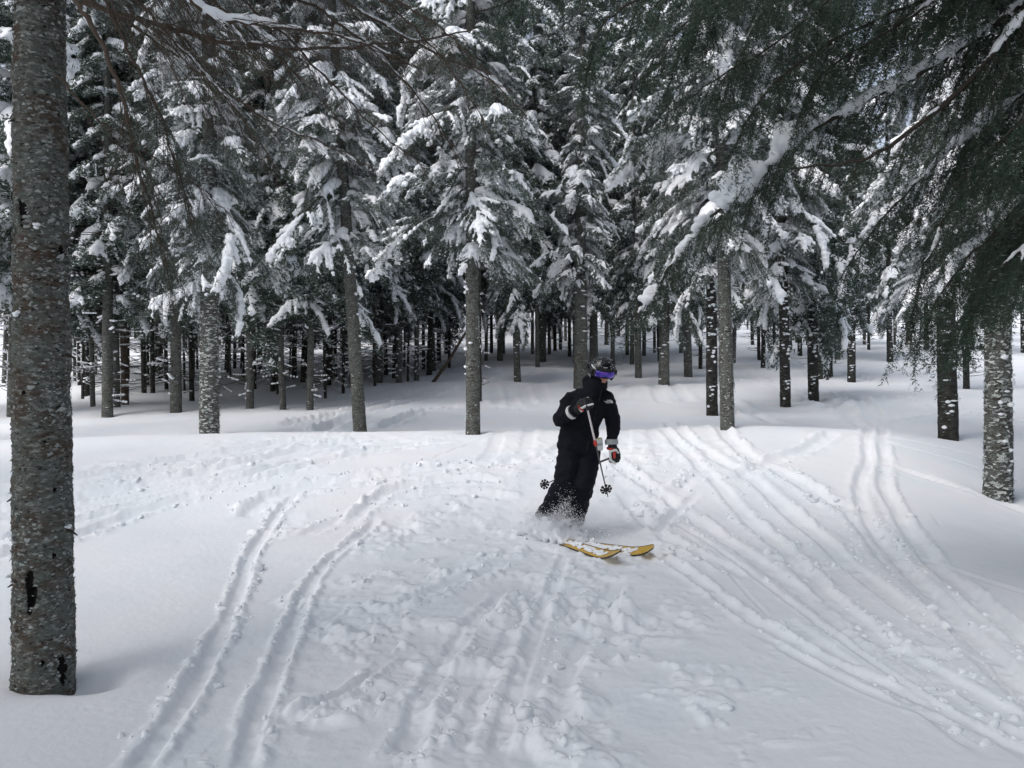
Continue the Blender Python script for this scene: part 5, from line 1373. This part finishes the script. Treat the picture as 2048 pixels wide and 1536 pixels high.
# poles
def pole(top, tip, grip_len, label, white, shaft_from=.0):
    top = np.asarray(top); tip = np.asarray(tip); d = nrm(tip - top); Lp = np.linalg.norm(tip - top)
    t = empty('ski_pole', top, label, 'ski pole', 'ski poles')
    G = Geo(); z_ = np.array([0, .01, .04, .09, .12, .13]) ; G.tube(d * z_[:, None], np.array([.010, .018, .014, .015, .017, .011]), 10); obj('grip', G.mesh('grip', [M_BLACK]), t)
    G = Geo(); G.tube(d * np.linspace(.12, .45, 4)[:, None], .0095, 10); obj('upper_shaft', G.mesh('upper_shaft', [M_POLEW if white else M_POLE]), t)
    G = Geo(); G.tube(d * np.linspace(.45, Lp, 4)[:, None], np.array([.0075, .007, .0065, .004]), 8); obj('lower_shaft', G.mesh('lower_shaft', [M_POLE]), t)
    G = Geo(); G.tube(d * np.array([.43, .44, .475, .485])[:, None], np.array([.011, .015, .015, .010]), 10); G.tube(d * .46 + np.array([[-.005, -.01, 0], [-.022, -.012, .004]]), .007, 6)
    obj('clamp', G.mesh('clamp', [M_RED if white else M_BLACK]), t)
    c = d * (Lp - .065); bd = nrm(d * .8 + np.array([.1, -.9, -.1]) * (1 if d[1] < .2 else -1)); S1 = nrm(np.cross(bd, [0, 0, 1])); S2 = np.cross(bd, S1)
    G = Geo(); G.tube([c - d * .015, c + d * .015], .014, 10)
    for k_ in range(8):
        a = k_ * math.pi / 4 + .2; e = S1 * math.cos(a) + S2 * math.sin(a); s_ = np.cross(bd, e)
        V = [c + e * r_ + s_ * w_ * sg + bd * (h_ + z) for (r_, w_, z) in ((.008, .006, 0), (.032, .007, -.004), (.042, .014, -.006), (.052, .011, -.009)) for sg in (-1, 1) for h_ in (-.003, .003)]
        F = []
        for q in range(3):
            b = q * 4; F += [[b, b + 2, b + 6, b + 4], [b + 1, b + 5, b + 7, b + 3], [b, b + 4, b + 5, b + 1], [b + 2, b + 3, b + 7, b + 6]]
        F += [[12, 14, 15, 13]]
        G.add(V, F)
    obj('basket', G.mesh('basket', [M_BLACK], False), t)
    return t
pole(SP(1170, 797, -.33), SP(1216, 994, -.80), .13, 'ski pole held upright in front of the body, pale upper shaft with red clamp', True)
pole(SP(1240, 908, -.10), SP(1080, 972, .62), .13, 'dark ski pole trailing behind the legs from the lowered hand', False)

# skis
def ski(front, boot, label, roll, lift_f, lift_b):
    front = np.asarray(front, float); boot = np.asarray(boot, float)
    d = front - boot; d /= np.linalg.norm(d); Lf = np.linalg.norm(front - boot)
    ss = np.linspace(-.75, Lf + .02, 60); up = nrm(Z3 - d * d[2]); sd = np.cross(d, up)
    c_, s_ = math.cos(roll), math.sin(roll); up2 = up * c_ + sd * s_; sd2 = sd * c_ - up * s_
    V = []; hw = []
    for s in ss:
        f = (s + .75) / (Lf + .77); w_ = .050 + .017 * abs(f - .5) ** 1.4 * 4
        tipf = max(0, (s - (Lf - .07)) / .09); w_ *= math.sqrt(max(.0, 1 - tipf ** 2.2)) if tipf > 0 else 1; w_ = max(w_, .004)
        r_ = max(0, (s - (Lf - .27)) / .27); rise = .065 * r_ ** 1.8
        p = boot + d * s + up * (-.35 * max(0, -s - .05) ** 1.3 + lift_b + (lift_f - lift_b) * min(1, max(0, s / Lf))) + up2 * rise
        for (a, b) in ((-1, 0), (1, 0), (1, 1), (-1, 1)): V.append(p + sd2 * w_ * a + up2 * .013 * b)
    V = np.array(V) - boot; n_ = len(ss)
    t = empty('ski', boot, label, 'ski', 'skis')
    Fb = []; Fe = []; Ft = []
    for i in range(n_ - 1):
        b = i * 4; q = b + 4
        Fb.append([b, b + 1, q + 1, q]); Fe += [[b + 1, b + 2, q + 2, q + 1], [b + 3, b, q, q + 3]]; Ft.append([b + 2, b + 3, q + 3, q + 2])
    me = mesh_np('ski_body', V, [Fb, Fe, Ft], [M_YEL, M_EDGE], [0, 1, 0], True); me.polygons.foreach_set("use_smooth", np.zeros(len(me.polygons), bool)); obj('ski_body', me, t)
    G = Geo(); j0 = 30
    G.tube([V[i * 4 + 3] * .999 for i in range(j0, n_ - 1)], .0035, 5); G.tube([V[i * 4 + 2] for i in range(j0, n_ - 1)], .0035, 5)
    obj('metal_edge', G.mesh('metal_edge', [M_EDGE]), t)
    C = []; R = []; rg = np.random.default_rng(int(abs(front[0]) * 100))
    for i in range(n_):
        s = ss[i]
        if s > .1 and s < Lf - .16:
            for _ in range(5):
                u = rg.uniform(-.65, .55); C.append((V[i * 4 + 2] + V[i * 4 + 3]) / 2 + (V[i * 4 + 2] - V[i * 4 + 3]) / 2 * u + up2 * .008); R.append(np.array([1, 1, .6]) * rg.uniform(.010, .024))
    v, f = balls(np.array(C), np.array(R), ICO1); obj('snow_on_ski', remesh(v, f, .007, M_SNOWT, 3, None, 'snow_on_ski'), t)
    return t
f1 = np.array(hit(1238, 1130)); b1 = np.array(hit(1098, 1075)); f2 = np.array(hit(1306, 1117)); b2 = np.array(hit(1150, 1085))
ski(f1, b1, 'yellow ski with its tip nearest the camera', .34, .030, -.010)
ski(f2, b2, 'yellow ski with its tip farther right, partly under powder', .40, .022, -.022)

# powder thrown up round the boots
rng = np.random.default_rng(12); C = []; R = []
for (x, y, dy, r_, n_) in ((1050, 1062, .0, .09, 30), (1180, 1092, -.35, .08, 24), (1085, 1050, -.05, .12, 60), (1110, 1068, -.15, .12, 60), (1140, 1072, -.16, .10, 30), (1160, 1066, -.08, .07, 14), (1070, 1042, .05, .06, 12), (1125, 1045, -.16, .06, 12), (1150, 1085, -.25, .10, 22), (1115, 1085, -.3, .09, 20), (1092, 1068, -.22, .08, 16)):
    c0 = SP(x, y, dy)
    for _ in range(n_):
        C.append(c0 + rng.normal(0, .45, 3) * r_ * np.array([1.3, 1, .6])); R.append(r_ * rng.uniform(.15, .40))
V, F = balls(np.array(C) - ROOT, np.array(R), ICO1)
me = remesh(V, F, .011, M_SNOW, 2, None, 'powder')
displace(me, lambda v: .012 * vnoise3(v * 25, 2) + .007 * vnoise3(v * 70, 3))
o = obj('powder_spray', me, None, ROOT); tag(o, 'powder snow thrown up around the skier boots', 'snow spray', None, 'stuff')
C = []; R = []
def plume(x, y, dy, sx, sy, sz, n_, rm):
    c0 = SP(x, y, dy)
    for _ in range(n_):
        C.append(c0 + rng.normal(0, 1, 3) * np.array([sx, sy, sz])); R.append(rm * rng.lognormal(0, .45))
plume(1112, 1050, -.18, .20, .10, .08, 3600, .0022); plume(1130, 1010, -.20, .05, .05, .09, 900, .0020); plume(1140, 1075, -.25, .22, .12, .05, 2600, .0024); plume(1085, 1040, -.1, .12, .1, .06, 1200, .0022)
plume(1122, 1030, -.22, .05, .04, .05, 700, .0022); plume(1160, 1050, -.12, .08, .08, .07, 900, .0022); plume(1050, 1062, .0, .14, .12, .05, 900, .0022); plume(1080, 1060, .0, .16, .15, .06, 500, .003)
V, F = balls(np.array(C) - ROOT, np.array(R), (np.array([[1, 0, 0], [-1, 0, 0], [0, 1, 0], [0, -1, 0], [0, 0, 1], [0, 0, -1.]]), np.array([[0, 2, 4], [2, 1, 4], [1, 3, 4], [3, 0, 4], [2, 0, 5], [1, 2, 5], [3, 1, 5], [0, 3, 5]])))
o = obj('flying_snow', mesh_np('flying_snow', V, [F], M_SNOW), None, ROOT); tag(o, 'fine grains of snow flying around the skier knees and boots', 'snow spray', None, 'stuff')

# soft mist of powder
m, n, l, b = new_mat("powder_mist"); n.remove(b)
pv = n.new('ShaderNodeVolumePrincipled'); pv.inputs['Color'].default_value = (.97, .98, 1, 1); pv.inputs['Anisotropy'].default_value = 0.2
tc_ = n.new('ShaderNodeTexCoord'); vl = n.new('ShaderNodeVectorMath'); vl.operation = 'LENGTH'
l.new(tc_.outputs['Object'], vl.inputs[0])
nz_ = noise_node(n, l, tc_.outputs['Object'], 2.6, 5, .65)
a1 = n.new('ShaderNodeMath'); a1.operation = 'MULTIPLY_ADD'; a1.inputs[1].default_value = 1.5; l.new(nz_, a1.inputs[0]); l.new(vl.outputs['Value'], a1.inputs[2])
mr_ = n.new('ShaderNodeMapRange'); mr_.inputs['From Min'].default_value = 1.62; mr_.inputs['From Max'].default_value = .75; mr_.inputs['To Min'].default_value = 0; mr_.inputs['To Max'].default_value = 11.0
l.new(a1.outputs[0], mr_.inputs['Value']); l.new(mr_.outputs[0], pv.inputs['Density'])
l.new(pv.outputs[0], n['Material Output'].inputs['Volume'])
me = mesh_np('mist', ICO3[0], [ICO3[1]], m)
c0 = SP(1108, 1055, -.16)
o = obj('powder_mist', me, None, c0); o.scale = (.46, .26, .17); o.rotation_euler = (0, .12, 0)
tag(o, 'soft mist of powder drifting around the skier lower legs', 'snow spray', None, 'stuff')
